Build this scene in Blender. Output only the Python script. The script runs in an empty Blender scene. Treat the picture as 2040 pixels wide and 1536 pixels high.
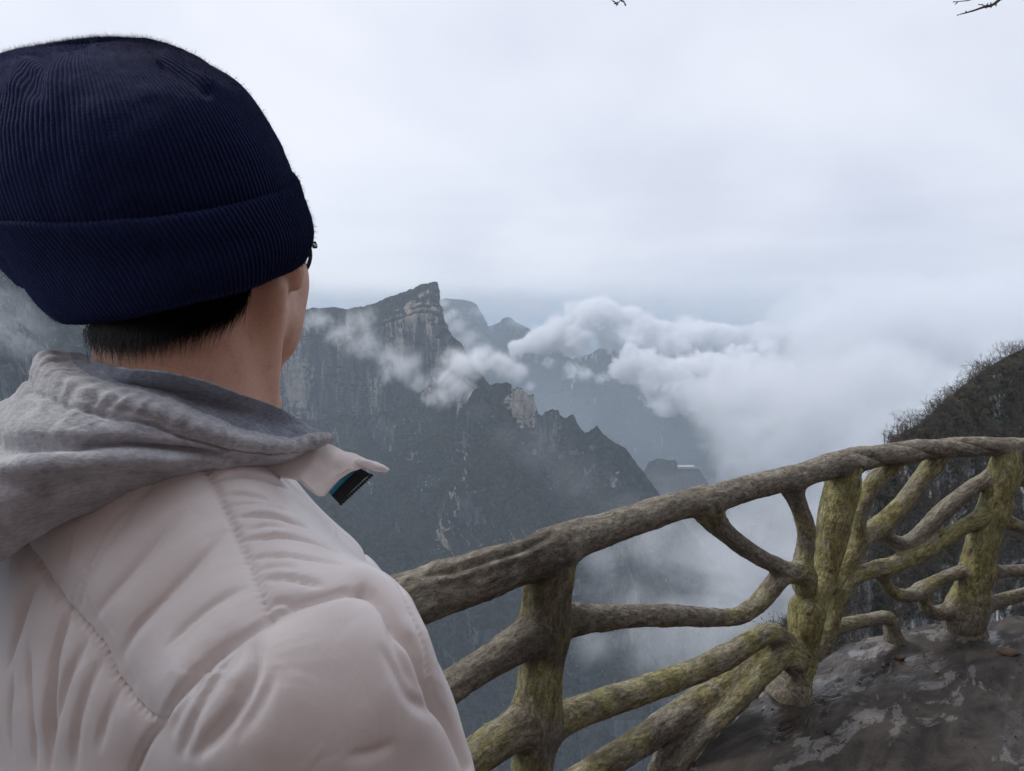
import bpy, math, random
import numpy as np
from mathutils import Vector
R = math.radians
sc = bpy.context.scene
COL = sc.collection

# ---------------------------------------------------------------- camera
F_PX, CX, CY, EYE = 1250.0, 1020.0, 768.0, 1.5
PITCH = math.atan((768.0 - 605.0) / F_PX)
cam_d = bpy.data.cameras.new("camera"); cam = bpy.data.objects.new("camera", cam_d); COL.objects.link(cam)
cam.location = (0, 0, EYE); cam.rotation_euler = (R(90) - PITCH, 0, 0)
cam_d.sensor_fit = 'HORIZONTAL'; cam_d.sensor_width = 36.0; cam_d.lens = 36.0 * F_PX / 2040.0
cam_d.clip_start = 0.02; cam_d.clip_end = 60000.0
sc.camera = cam

# ---------------------------------------------------------------- sky, sun, exposure
SUN_EL, SUN_AZ = R(48), R(-62)          # azimuth from +Y, negative = to the left
w = bpy.data.worlds.new("World"); sc.world = w; w.use_nodes = True
nt = w.node_tree; nt.nodes.clear()
def wn(t, **k):
    n = nt.nodes.new(t)
    for a, b in k.items(): setattr(n, a, b)
    return n
def wmath(op, a, b=None, c=None, clamp=False):
    n = wn('ShaderNodeMath', operation=op, use_clamp=clamp)
    for i, v in enumerate((a, b, c)):
        if v is None: continue
        if isinstance(v, (int, float)): n.inputs[i].default_value = v
        else: nt.links.new(v, n.inputs[i])
    return n.outputs[0]
sky = wn('ShaderNodeTexSky', sky_type='NISHITA', sun_disc=False, sun_elevation=SUN_EL, sun_rotation=SUN_AZ,
         altitude=1400.0, air_density=1.0, dust_density=2.0)
tc = wn('ShaderNodeTexCoord')
sep = wn('ShaderNodeSeparateXYZ'); nt.links.new(tc.outputs['Generated'], sep.inputs[0])
mp = wn('ShaderNodeMapping'); mp.inputs['Scale'].default_value = (1.7, 1.7, 2.4); mp.inputs['Location'].default_value = (3.1, 0.4, 0.7); mp.inputs['Rotation'].default_value = (0.0, R(-28), 0.0)
nt.links.new(tc.outputs['Generated'], mp.inputs['Vector'])
no = wn('ShaderNodeTexNoise'); no.inputs['Scale'].default_value = 1.5; no.inputs['Detail'].default_value = 5.0; no.inputs['Roughness'].default_value = 0.45
no.inputs['Distortion'].default_value = 0.3
nt.links.new(mp.outputs[0], no.inputs['Vector'])
mp2 = wn('ShaderNodeMapping'); mp2.inputs['Scale'].default_value = (1.4, 1.4, 9.0); mp2.inputs['Location'].default_value = (0.3, 7.4, 2.7)
nt.links.new(tc.outputs['Generated'], mp2.inputs['Vector'])
no2 = wn('ShaderNodeTexNoise'); no2.inputs['Scale'].default_value = 2.2; no2.inputs['Detail'].default_value = 6.0; no2.inputs['Roughness'].default_value = 0.5
nt.links.new(mp2.outputs[0], no2.inputs['Vector'])
# cloud deck: brighter to the upper left where the sun stands behind it, greyer to the right and low down
side = wmath('MULTIPLY_ADD', sep.outputs['X'], -0.20, 0.0)
up = wmath('MULTIPLY_ADD', sep.outputs['Z'], 0.16, 0.0)
low = wn('ShaderNodeMapRange'); low.interpolation_type = 'SMOOTHSTEP'
low.inputs['From Min'].default_value = -0.12; low.inputs['From Max'].default_value = 0.22
low.inputs['To Min'].default_value = 1.6; low.inputs['To Max'].default_value = 1.0
nt.links.new(sep.outputs['Z'], low.inputs['Value'])
n1 = wmath('MULTIPLY_ADD', no.outputs['Fac'], 0.60, -0.30)
nearh = wmath('SUBTRACT', 1.0, wmath('ABSOLUTE', wmath('MULTIPLY', sep.outputs['Z'], 4.0)), clamp=True)
n2 = wmath('MULTIPLY', wmath('MULTIPLY_ADD', no2.outputs['Fac'], 0.44, -0.22), nearh)
br = wmath('ADD', wmath('ADD', wmath('ADD', side, up), n1), wmath('ADD', n2, wmath('MULTIPLY', low.outputs[0], 0.07)))
br = wmath('ADD', br, 0.60)
ramp = wn('ShaderNodeValToRGB'); cr = ramp.color_ramp
cr.elements[0].position = 0.25; cr.elements[0].color = (0.330, 0.375, 0.490, 1)
cr.elements[1].position = 1.0; cr.elements[1].color = (0.900, 0.912, 0.970, 1)
e = cr.elements.new(0.55); e.color = (0.600, 0.640, 0.750, 1)
e = cr.elements.new(0.72); e.color = (0.725, 0.758, 0.850, 1)
nt.links.new(br, ramp.inputs[0])
sc10 = wn('ShaderNodeVectorMath', operation='SCALE'); sc10.inputs['Scale'].default_value = 10.0
nt.links.new(ramp.outputs[0], sc10.inputs[0])
mix = wn('ShaderNodeMix', data_type='RGBA'); mix.inputs['Factor'].default_value = 0.93
nt.links.new(sky.outputs[0], mix.inputs['A']); nt.links.new(sc10.outputs[0], mix.inputs['B'])
bg = wn('ShaderNodeBackground'); bg.inputs['Strength'].default_value = 0.1
nt.links.new(mix.outputs['Result'], bg.inputs['Color'])
wo = wn('ShaderNodeOutputWorld'); nt.links.new(bg.outputs[0], wo.inputs['Surface'])

sl = bpy.data.lights.new("sun", 'SUN'); sl.energy = 1.5; sl.angle = R(10); sl.color = (1.0, 0.96, 0.90)
so = bpy.data.objects.new("sun", sl); COL.objects.link(so)
sdir = Vector((math.sin(SUN_AZ) * math.cos(SUN_EL), math.cos(SUN_AZ) * math.cos(SUN_EL), math.sin(SUN_EL)))
so.rotation_euler = (-sdir).to_track_quat('-Z', 'Y').to_euler(); so.location = (-30, 20, 60)

vs = sc.view_settings
sc.display_settings.display_device = 'sRGB'
vs.view_transform = 'Standard'; vs.look = 'None'; vs.exposure = 0.22; vs.gamma = 1.0; vs.use_curve_mapping = False
cy = sc.cycles
cy.use_denoising = True
try: cy.denoiser = 'OPENIMAGEDENOISE'
except Exception: pass
cy.max_bounces = 10; cy.diffuse_bounces = 3; cy.glossy_bounces = 2; cy.transmission_bounces = 4
cy.volume_bounces = 8; cy.transparent_max_bounces = 24
cy.volume_step_rate = 1.0; cy.volume_max_steps = 160
cy.sample_clamp_indirect = 4.0
sc.render.use_persistent_data = False

# ---------------------------------------------------------------- geometry helpers
c_, s_ = math.cos(PITCH), math.sin(PITCH)
FW = np.array([0, c_, -s_]); UP = np.array([0, s_, c_]); RT = np.array([1.0, 0, 0]); CAM = np.array([0, 0, EYE])
def ray(px, py):
    px = np.asarray(px, float); py = np.asarray(py, float)
    return FW + ((px - CX) / F_PX)[..., None] * RT + (-(py - CY) / F_PX)[..., None] * UP
def P(px, py, d):
    """world point seen at pixel (px, py) of the 2040 px photograph at depth d metres"""
    return CAM + ray(px, py) * np.asarray(d, float)[..., None]
def Pl(pts):
    a = np.array(pts, float); return P(a[:, 0], a[:, 1], a[:, 2])
def on_z(px, py, z):
    r = ray(px, py); return CAM + r * ((z - EYE) / r[..., 2])[..., None]
def to_px(p):
    q = np.asarray(p) - CAM; d = q @ FW
    return CX + F_PX * (q @ RT) / d, CY - F_PX * (q @ UP) / d, d

def catmull(pts, n):
    """smooth curve through pts (k, m): n samples per span, centripetal-ish uniform"""
    p = np.asarray(pts, float); k = len(p)
    q = np.vstack([2 * p[0] - p[1], p, 2 * p[-1] - p[-2]])
    t = np.linspace(0, k - 1, (k - 1) * n + 1); i = np.minimum(t.astype(int), k - 2); f = (t - i)[:, None]
    a, b, c, d = q[i], q[i + 1], q[i + 2], q[i + 3]
    return 0.5 * (2 * b + (c - a) * f + (2 * a - 5 * b + 4 * c - d) * f ** 2 + (3 * b - a - 3 * c + d) * f ** 3)
def resample(p, n):
    p = np.asarray(p, float); s = np.r_[0, np.cumsum(np.linalg.norm(np.diff(p[:, :3], axis=0), axis=1))]
    t = np.linspace(0, s[-1], n)
    return np.stack([np.interp(t, s, p[:, j]) for j in range(p.shape[1])], 1)

_rs = np.random.RandomState(7)
_perm = _rs.permutation(512).astype(np.int64); _perm = np.r_[_perm, _perm]
_grad = _rs.normal(size=(512, 3)); _grad /= np.linalg.norm(_grad, axis=1)[:, None]
def perlin(p, seed=0):
    p = np.asarray(p, float) + seed * 17.31
    i = np.floor(p).astype(np.int64); f = p - i; u = f * f * f * (f * (f * 6 - 15) + 10)
    out = np.zeros(len(p))
    for dx in (0, 1):
        for dy in (0, 1):
            for dz in (0, 1):
                h = _perm[(_perm[(_perm[(i[:, 0] + dx) & 511] + i[:, 1] + dy) & 511] + i[:, 2] + dz) & 511]
                g = _grad[h]
                dot = g[:, 0] * (f[:, 0] - dx) + g[:, 1] * (f[:, 1] - dy) + g[:, 2] * (f[:, 2] - dz)
                out += dot * (u[:, 0] if dx else 1 - u[:, 0]) * (u[:, 1] if dy else 1 - u[:, 1]) * (u[:, 2] if dz else 1 - u[:, 2])
    return out * 1.5
def fbm(p, octv=4, gain=0.5, seed=0, ridge=False):
    a, s, t = 1.0, 0.0, np.zeros(len(p)); q = np.asarray(p, float)
    for o in range(octv):
        v = perlin(q, seed + o * 3)
        t += a * ((1 - 2 * np.abs(v)) if ridge else v); s += a; a *= gain; q = q * 2.03
    return t / s

def link(o, parent=None):
    COL.objects.link(o)
    if parent is not None: o.parent = parent
    return o
def origin_of(parent):
    loc = np.zeros(3)
    while parent is not None:
        loc = loc + np.array(parent.location); parent = parent.parent
    return loc
def mesh(name, v, faces, mat, parent=None, loc=None, smooth=True, uv=None, attrs=None, normals=None):
    """ONE mesh object; v in world space, faces = list of int arrays (n,3)/(n,4)"""
    v = np.asarray(v, float); o0 = origin_of(parent)
    if loc is not None: o0 = o0 + 0; off = np.asarray(loc, float)
    else: off = o0
    me = bpy.data.meshes.new(name)
    if not isinstance(faces, (list, tuple)): faces = [faces]
    faces = [np.asarray(f, np.int64) for f in faces if len(f)]
    me.vertices.add(len(v)); me.vertices.foreach_set('co', (v - off).astype(np.float32).ravel())
    li = np.concatenate([f.ravel() for f in faces]); tot = np.concatenate([np.full(len(f), f.shape[1]) for f in faces])
    me.loops.add(len(li)); me.loops.foreach_set('vertex_index', li.astype(np.int32))
    me.polygons.add(len(tot)); me.polygons.foreach_set('loop_start', np.r_[0, np.cumsum(tot)[:-1]].astype(np.int32))
    me.polygons.foreach_set('use_smooth', np.full(len(tot), bool(smooth)))
    if uv is not None:
        l = me.uv_layers.new(name='UVMap'); l.data.foreach_set('uv', np.asarray(uv, np.float32)[li].ravel())
    for k, a in (attrs or {}).items():
        a = np.asarray(a, np.float32)
        if a.ndim == 1: me.attributes.new(k, 'FLOAT', 'POINT').data.foreach_set('value', a)
        else: me.attributes.new(k, 'FLOAT_VECTOR', 'POINT').data.foreach_set('vector', a.ravel())
    me.update(calc_edges=True)
    if normals is not None:
        me.normals_split_custom_set_from_vertices(np.asarray(normals, np.float32).tolist())
    me.materials.append(mat)
    o = bpy.data.objects.new(name, me)
    o.location = tuple(off - o0) if parent is not None else tuple(off)
    return link(o, parent)
def empty(name, loc):
    o = bpy.data.objects.new(name, None); o.location = tuple(float(x) for x in loc); o.empty_display_size = 0.2
    return link(o)
def tag(o, label=None, cat=None, group=None, kind=None):
    for k, val in (('label', label), ('category', cat), ('group', group), ('kind', kind)):
        if val: o[k] = val
    return o
def grid_faces(nu, nv, closed_u=False, closed_v=False):
    iu = np.arange(nu if closed_u else nu - 1); iv = np.arange(nv if closed_v else nv - 1)
    a, b = np.meshgrid(iu, iv, indexing='ij'); a2, b2 = (a + 1) % nu, (b + 1) % nv
    return np.stack([a * nv + b, a2 * nv + b, a2 * nv + b2, a * nv + b2], -1).reshape(-1, 4)
def vnormals(v, f):
    n = np.zeros_like(v)
    if f.shape[1] == 4: fn = np.cross(v[f[:, 2]] - v[f[:, 0]], v[f[:, 3]] - v[f[:, 1]])
    else: fn = np.cross(v[f[:, 1]] - v[f[:, 0]], v[f[:, 2]] - v[f[:, 0]])
    for k in range(f.shape[1]): np.add.at(n, f[:, k], fn)
    return n / (np.linalg.norm(n, axis=1)[:, None] + 1e-12)

# ---------------------------------------------------------------- signed-distance meshing (sparse surface nets)
def grad_of(f, p, e=8e-4):
    g = np.stack([f(p + np.eye(3)[k] * e) - f(p - np.eye(3)[k] * e) for k in range(3)], 1) / (2 * e)
    return g
def sdf_mesh(f, lo, hi, h, lip=1.6, project=2):
    lo = np.asarray(lo, float); hi = np.asarray(hi, float)
    B = 8
    n = np.ceil((hi - lo) / (h * B)).astype(int)
    g = np.stack(np.meshgrid(*[np.arange(k) for k in n], indexing='ij'), -1).reshape(-1, 3)
    c = lo + (g + 0.5) * h * B
    g = g[np.abs(f(c)) < h * B * 0.87 * lip]
    for s in (4, 2):                           # refine 8 -> 4 -> 2 -> cells
        o = np.array([[i, j, k] for i in (0, 1) for j in (0, 1) for k in (0, 1)])
        g = (g[:, None] * 2 + o[None]).reshape(-1, 3)
        c = lo + (g + 0.5) * h * s
        g = g[np.abs(f(c)) < h * s * 0.87 * lip]
    o = np.array([[i, j, k] for i in (0, 1) for j in (0, 1) for k in (0, 1)])
    g = (g[:, None] * 2 + o[None]).reshape(-1, 3)
    M = int(max(n) * B + 4)
    key = lambda q: (q[..., 0] * M + q[..., 1]) * M + q[..., 2]
    cn = g[:, None] + o[None]
    ck = key(cn); uk, inv = np.unique(ck.ravel(), return_inverse=True)
    up = np.stack([uk // (M * M), (uk // M) % M, uk % M], 1)
    uval = np.empty(len(up))
    for a in range(0, len(up), 400000): uval[a:a + 400000] = f(lo + up[a:a + 400000] * h)
    val = uval[inv].reshape(len(g), 8)
    act = (val.min(1) < 0) & (val.max(1) >= 0)
    g, val = g[act], val[act]
    E = [(a, b) for a in range(8) for b in range(a + 1, 8) if bin(a ^ b).count('1') == 1]
    acc = np.zeros((len(g), 3)); cnt = np.zeros(len(g))
    for a, b in E:
        va, vb = val[:, a], val[:, b]; m = (va < 0) != (vb < 0)
        t = np.where(m, va / np.where(m, va - vb, 1), 0)
        acc += np.where(m[:, None], o[a] + t[:, None] * (o[b] - o[a]), 0); cnt += m
    v = lo + (g + acc / cnt[:, None]) * h
    gk = key(g); order = np.argsort(gk); sk = gk[order]
    def look(q):
        k = key(q); i = np.searchsorted(sk, k); i = np.minimum(i, len(sk) - 1)
        return np.where(sk[i] == k, order[i], -1)
    quads = []
    for ax in range(3):
        e1 = np.eye(3, dtype=int)[(ax + 1) % 3]; e2 = np.eye(3, dtype=int)[(ax + 2) % 3]
        b = 1 << (2 - ax)
        m = (val[:, 0] < 0) != (val[:, b] < 0)
        gi = np.nonzero(m)[0]; q = g[gi]
        A, Bq, C, D = gi, look(q - e1), look(q - e1 - e2), look(q - e2)
        ok = (Bq >= 0) & (C >= 0) & (D >= 0)
        qd = np.stack([A, Bq, C, D], 1)[ok]; flip = val[gi, 0][ok] >= 0
        qd[flip] = qd[flip][:, ::-1]
        quads.append(qd)
    fcs = np.concatenate(quads)
    for _ in range(project):
        gr = grad_of(f, v); v = v - gr * (f(v) / np.maximum((gr ** 2).sum(1), 0.2))[:, None] * 0.9
    nrm = vnormals(v, fcs)
    if (nrm * grad_of(f, v)).sum() < 0: fcs = fcs[:, ::-1]; nrm = -nrm
    return v, fcs, nrm
def split_part(v, f, pick):
    ff = f[pick]; u, inv = np.unique(ff.ravel(), return_inverse=True)
    return u, inv.reshape(ff.shape)
def seg_dist(p, a, b, ra, rb):
    ab = b - a; t = np.clip(((p - a) @ ab) / max(ab @ ab, 1e-12), 0, 1)
    return np.linalg.norm(p - a - t[:, None] * ab, axis=1) - (ra + (rb - ra) * t), t
def smin(a, b, k):
    h = np.clip(0.5 + 0.5 * (b - a) / k, 0, 1)
    return b + (a - b) * h - k * h * (1 - h)
def smax(a, b, k): return -smin(-a, -b, k)
def ellip(p, c, r, ax=None):
    q = p - c
    if ax is not None: q = q @ ax.T
    k0 = np.linalg.norm(q / r, axis=1); k1 = np.linalg.norm(q / np.square(r), axis=1)
    return np.where(k1 > 1e-9, k0 * (k0 - 1) / np.maximum(k1, 1e-9), -min(r))
def poly_dist(p, line):
    """distance to a polyline and arc position along it"""
    best = np.full(len(p), 1e9); arc = np.zeros(len(p)); s = 0.0
    for a, b in zip(line[:-1], line[1:]):
        d, t = seg_dist(p, a, b, 0, 0); L = np.linalg.norm(b - a); m = d < best
        best[m] = d[m]; arc[m] = s + t[m] * L; s += L
    return best, arc, s
def tube(path, rad, nseg=6, cap=True):
    path = np.asarray(path, float); rad = np.broadcast_to(np.asarray(rad, float), (len(path),))
    t = np.gradient(path, axis=0); t /= np.linalg.norm(t, axis=1)[:, None] + 1e-12
    ref = np.array([0.0, 0, 1]) if abs(t[:, 2]).mean() < 0.8 else np.array([1.0, 0, 0])
    a = np.cross(t, ref); a /= np.linalg.norm(a, axis=1)[:, None] + 1e-12; b = np.cross(t, a)
    th = np.arange(nseg) * 2 * math.pi / nseg
    v = path[:, None] + rad[:, None, None] * (np.cos(th)[None, :, None] * a[:, None] + np.sin(th)[None, :, None] * b[:, None])
    return v.reshape(-1, 3), grid_faces(len(path), nseg, False, True)
class MB:
    def __init__(s): s.v = []; s.q = []; s.t = []; s.n = 0
    def add(s, v, f):
        f = np.asarray(f) + s.n; (s.q if f.shape[1] == 4 else s.t).append(f); s.v.append(np.asarray(v)); s.n += len(v)
    def build(s, name, mat, parent=None, **k):
        fs = [np.concatenate(x) for x in (s.q, s.t) if x]
        return mesh(name, np.concatenate(s.v), fs, mat, parent, **k)

# ---------------------------------------------------------------- material helpers
class NT:
    def __init__(s, name):
        s.m = bpy.data.materials.new(name); s.m.use_nodes = True; s.t = s.m.node_tree; s.t.nodes.clear()
        s.out = s.n('ShaderNodeOutputMaterial')
    def n(s, typ, ins=None, **k):
        x = s.t.nodes.new(typ)
        for a, b in k.items(): setattr(x, a, b)
        for a, b in (ins or {}).items(): s.set(x, a, b)
        return x
    def set(s, x, a, b):
        if hasattr(b, 'is_output'): s.t.links.new(b, x.inputs[a])
        elif isinstance(b, tuple) and len(b) == 3 and x.inputs[a].type == 'RGBA': x.inputs[a].default_value = (*b, 1)
        else: x.inputs[a].default_value = b
    def math(s, op, a, b=0.0, c=0.0, clamp=False):
        return s.n('ShaderNodeMath', {0: a, 1: b, 2: c}, operation=op, use_clamp=clamp).outputs[0]
    def noise(s, vec, scale, detail=4.0, rough=0.5, dist=0.0):
        return s.n('ShaderNodeTexNoise', {'Vector': vec, 'Scale': scale, 'Detail': detail, 'Roughness': rough, 'Distortion': dist}).outputs['Fac']
    def mapv(s, vec, scale=(1, 1, 1), loc=(0, 0, 0), rot=(0, 0, 0)):
        return s.n('ShaderNodeMapping', {'Vector': vec, 'Scale': scale, 'Location': loc, 'Rotation': rot}).outputs[0]
    def ramp(s, fac, stops, interp='LINEAR'):
        x = s.n('ShaderNodeValToRGB', {'Fac': fac}); cr = x.color_ramp; cr.interpolation = interp
        while len(cr.elements) < len(stops): cr.elements.new(0.5)
        for e, (p, c) in zip(cr.elements, stops):
            e.position = p; e.color = (*c, 1) if isinstance(c, tuple) else (c, c, c, 1)
        return x.outputs[0]
    def mix(s, fac, a, b, mode='MIX'):
        x = s.n('ShaderNodeMix', data_type='RGBA', blend_type=mode)
        for i, val in ((0, fac), (6, a), (7, b)):
            if hasattr(val, 'is_output'): s.t.links.new(val, x.inputs[i])
            elif i: x.inputs[i].default_value = (*val, 1) if isinstance(val, tuple) else (val, val, val, 1)
            else: x.inputs[i].default_value = val
        return x.outputs[2]
    def maprange(s, v, a, b, c=0.0, d=1.0, smooth=True):
        x = s.n('ShaderNodeMapRange', {'Value': v, 'From Min': a, 'From Max': b, 'To Min': c, 'To Max': d})
        if smooth: x.interpolation_type = 'SMOOTHSTEP'
        return x.outputs[0]
    def bump(s, h, strength=0.5, dist=0.01, normal=None):
        d = {'Height': h, 'Strength': strength, 'Distance': dist}
        if normal is not None: d['Normal'] = normal
        return s.n('ShaderNodeBump', d).outputs[0]
    def pos(s): return s.n('ShaderNodeNewGeometry').outputs['Position']
    def attr(s, name): return s.n('ShaderNodeAttribute', attribute_name=name)
    def bsdf(s, **k):
        names = {'color': 'Base Color', 'rough': 'Roughness', 'normal': 'Normal', 'spec': 'Specular IOR Level', 'sheen': 'Sheen Weight',
                 'sheen_rough': 'Sheen Roughness', 'metal': 'Metallic', 'sss': 'Subsurface Weight', 'alpha': 'Alpha', 'trans': 'Transmission Weight', 'ior': 'IOR',
                 'sheen_tint': 'Sheen Tint', 'sss_r': 'Subsurface Radius', 'sss_s': 'Subsurface Scale'}
        x = s.n('ShaderNodeBsdfPrincipled', {names[a]: b for a, b in k.items()})
        s.t.links.new(x.outputs[0], s.out.inputs['Surface']); return s.m
# ================================================================ walkway, cliff at its back, railing
def mat_floor():
    m = NT('wet_concrete'); p = m.pos()
    st = m.mapv(p, (1.0, 1.0, 1.0), rot=(0, 0, R(-38)))
    stz = m.mapv(st, (1.0, 2.6, 1.0))
    big = m.noise(m.mapv(st, (1, 1.7, 1)), 1.3, 5, 0.55, 0.6)
    patch = m.noise(stz, 2.4, 6, 0.6, 0.9)
    fine = m.noise(p, 60, 5, 0.65)
    grit = m.noise(p, 420, 2, 0.6)
    dirt = m.ramp(m.noise(stz, 3.8, 7, 0.62, 1.2), [(0.36, (0.022, 0.017, 0.013)), (0.50, (0.056, 0.046, 0.038)), (0.62, (0.080, 0.068, 0.058)), (0.8, (0.12, 0.108, 0.096))])
    slab = m.ramp(fine, [(0.3, (0.15, 0.14, 0.13)), (0.7, (0.24, 0.23, 0.22))])
    bare = m.math('MULTIPLY', m.maprange(patch, 0.535, 0.575), m.maprange(m.noise(stz, 9, 7, 0.75, 0.5), 0.42, 0.50))
    col = m.mix(bare, dirt, slab)
    scum = m.maprange(m.noise(m.mapv(p, (1, 1, 1), (4, 2, 0)), 2.1, 6, 0.65, 0.7), 0.60, 0.68)
    col = m.mix(scum, col, (0.020, 0.017, 0.012))
    col = m.mix(m.math('MULTIPLY', m.maprange(grit, 0.42, 0.62), 0.5), col, (0.016, 0.013, 0.010))
    wet = m.maprange(big, 0.50, 0.60)
    wet = m.math('MULTIPLY', wet, m.maprange(m.noise(stz, 5.5, 5, 0.6, 0.8), 0.36, 0.56))
    rough = m.math('MULTIPLY_ADD', wet, -0.62, 0.72)
    rough = m.math('MULTIPLY_ADD', fine, 0.10, rough)
    h = m.math('ADD', m.math('MULTIPLY', patch, 0.6), m.math('MULTIPLY', fine, 0.35))
    h = m.math('MULTIPLY', h, m.math('SUBTRACT', 1.0, m.math('MULTIPLY', wet, 0.85)))
    nb = m.bump(h, 0.8, 0.012)
    return m.bsdf(color=col, rough=rough, normal=nb, spec=0.5)
def mat_wall():
    m = NT('cliff_rock_warm'); p = m.pos()
    a = m.noise(m.mapv(p, (1, 1, 0.35)), 1.6, 8, 0.62, 0.8)
    col = m.ramp(a, [(0.3, (0.13, 0.092, 0.084)), (0.5, (0.29, 0.215, 0.20)), (0.7, (0.42, 0.32, 0.30))])  # reddish so that its bounce warms the foreground
    return m.bsdf(color=col, rough=0.85, normal=m.bump(m.noise(p, 9, 8, 0.65), 0.9, 0.08))
def mat_wood(name, moss=1.0):
    m = NT(name); p = m.pos(); g = m.attr('grain').outputs['Vector']
    nz = m.n('ShaderNodeSeparateXYZ', {0: m.n('ShaderNodeNewGeometry').outputs['Normal']}).outputs['Z']
    gr = m.noise(g, 46, 7, 0.66, 0.35)
    gr2 = m.noise(g, 130, 5, 0.6, 0.2)
    blot = m.noise(p, 5.5, 5, 0.55, 0.5)
    speck = m.noise(p, 190, 6, 0.78)
    gr3 = m.ramp(m.noise(g, 115, 6, 0.72, 0.3), [(0.34, 0.70), (0.5, 1.45), (0.64, 2.1)])
    base = m.ramp(gr, [(0.30, (0.095, 0.080, 0.060)), (0.5, (0.185, 0.160, 0.123)), (0.70, (0.27, 0.242, 0.195))])
    mossc = m.ramp(gr, [(0.33, (0.095, 0.086, 0.030)), (0.5, (0.225, 0.203, 0.083)), (0.68, (0.36, 0.335, 0.165))])
    ms = m.attr('moss').outputs['Fac']
    mf = m.maprange(m.math('ADD', blot, m.math('MULTIPLY_ADD', ms, 0.62, -0.27)), 0.40, 0.66)
    col = m.mix(m.math('MULTIPLY', mf, moss), base, mossc)
    pale = m.maprange(m.math('ADD', m.noise(g, 24, 6, 0.65, 0.6), m.math('MULTIPLY', nz, 0.10)), 0.57, 0.68)
    col = m.mix(m.math('MULTIPLY', pale, 0.55), col, (0.34, 0.315, 0.25))
    damp = m.maprange(m.noise(m.mapv(p, (1, 1, 0.6), (3, 1, 7)), 3.4, 5, 0.6, 0.6), 0.56, 0.70)
    col = m.mix(m.math('MULTIPLY', damp, 0.6), col, (0.040, 0.028, 0.018))
    col = m.mix(m.math('MULTIPLY', m.maprange(speck, 0.50, 0.66), 0.62), col, (0.022, 0.018, 0.012))
    col = m.mix(1.0, col, gr3, 'MULTIPLY')
    h = m.math('ADD', gr, m.math('ADD', m.math('MULTIPLY', gr2, 0.9), m.math('MULTIPLY', speck, -1.3)))
    nb = m.bump(h, 1.0, 0.009)
    return m.bsdf(color=col, rough=m.math('MULTIPLY_ADD', gr, -0.25, 0.86), normal=nb, spec=0.35)

M_FLOOR, M_WALL = mat_floor(), mat_wall()
M_WOOD = mat_wood('mossy_concrete_bark')

# --- hand rail centre line (pixel, pixel, radius in pixels) at one height above the walkway
RAILZ = 0.87
HR = np.array([(900, 1166, 56), (970, 1142, 52), (1044, 1118, 47), (1110, 1090, 46), (1170, 1066, 38), (1255, 1039, 33), (1340, 1011, 30), (1430, 990, 28), (1500, 970, 27),
               (1560, 956, 26), (1610, 943, 25), (1660, 926, 27), (1730, 912, 23), (1790, 902, 22), (1870, 893, 19.5), (1925, 890, 19), (1980, 889, 18), (2040, 888, 17), (2120, 888, 16)], float)
hr_w = on_z(HR[:, 0], HR[:, 1], RAILZ); hr_d = (hr_w - CAM) @ FW
hr_r = HR[:, 2] * hr_d / F_PX * 0.93
tl = hr_w[0] - hr_w[2]; tl /= np.linalg.norm(tl)
ext = [hr_w[0] + tl * k for k in (1.5, 1.1, 0.75, 0.45, 0.2)]
hr_w = np.vstack([ext, hr_w]); hr_r = np.r_[np.full(5, hr_r[0] * 1.02), hr_r]
tr = hr_w[-1] - hr_w[-3]; tr /= np.linalg.norm(tr); tr2 = tr + np.array([0.15, -0.35, 0]); tr2 /= np.linalg.norm(tr2)
hr_w = np.vstack([hr_w, hr_w[-1] + tr * 0.3, hr_w[-1] + tr * 0.3 + tr2 * 0.5, hr_w[-1] + tr * 0.3 + tr2 * 1.2]); hr_r = np.r_[hr_r, [hr_r[-1]] * 3]
PLAN = resample(np.c_[catmull(np.c_[hr_w[:, :2], hr_w[:, 2] * 0], 8)], 400)[:, :2]      # plan curve of the fence
def on_sheet(px, py, off=0.0):
    """point where the pixel's ray meets the upright sheet standing on the fence's plan curve (shifted off metres outward)"""
    t = np.gradient(PLAN, axis=0); t /= np.linalg.norm(t, axis=1)[:, None]
    C = PLAN + off * np.c_[-t[:, 1], t[:, 0]]
    out = []
    for x, y in zip(np.atleast_1d(px), np.atleast_1d(py)):
        r = ray(x, y); az = math.atan2(r[0], r[1]); a = np.arctan2(C[:, 0], C[:, 1])
        j = np.nonzero((a[:-1] - az) * (a[1:] - az) <= 0)[0]
        j = j[0] if len(j) else (len(C) - 2 if az > a.max() else 0)
        f = np.clip((az - a[j]) / (a[j + 1] - a[j] + 1e-12), -3, 3); q = C[j] + f * (C[j + 1] - C[j])
        out.append(CAM + r * (np.hypot(*q) / np.hypot(r[0], r[1])))
    return np.array(out)

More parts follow.
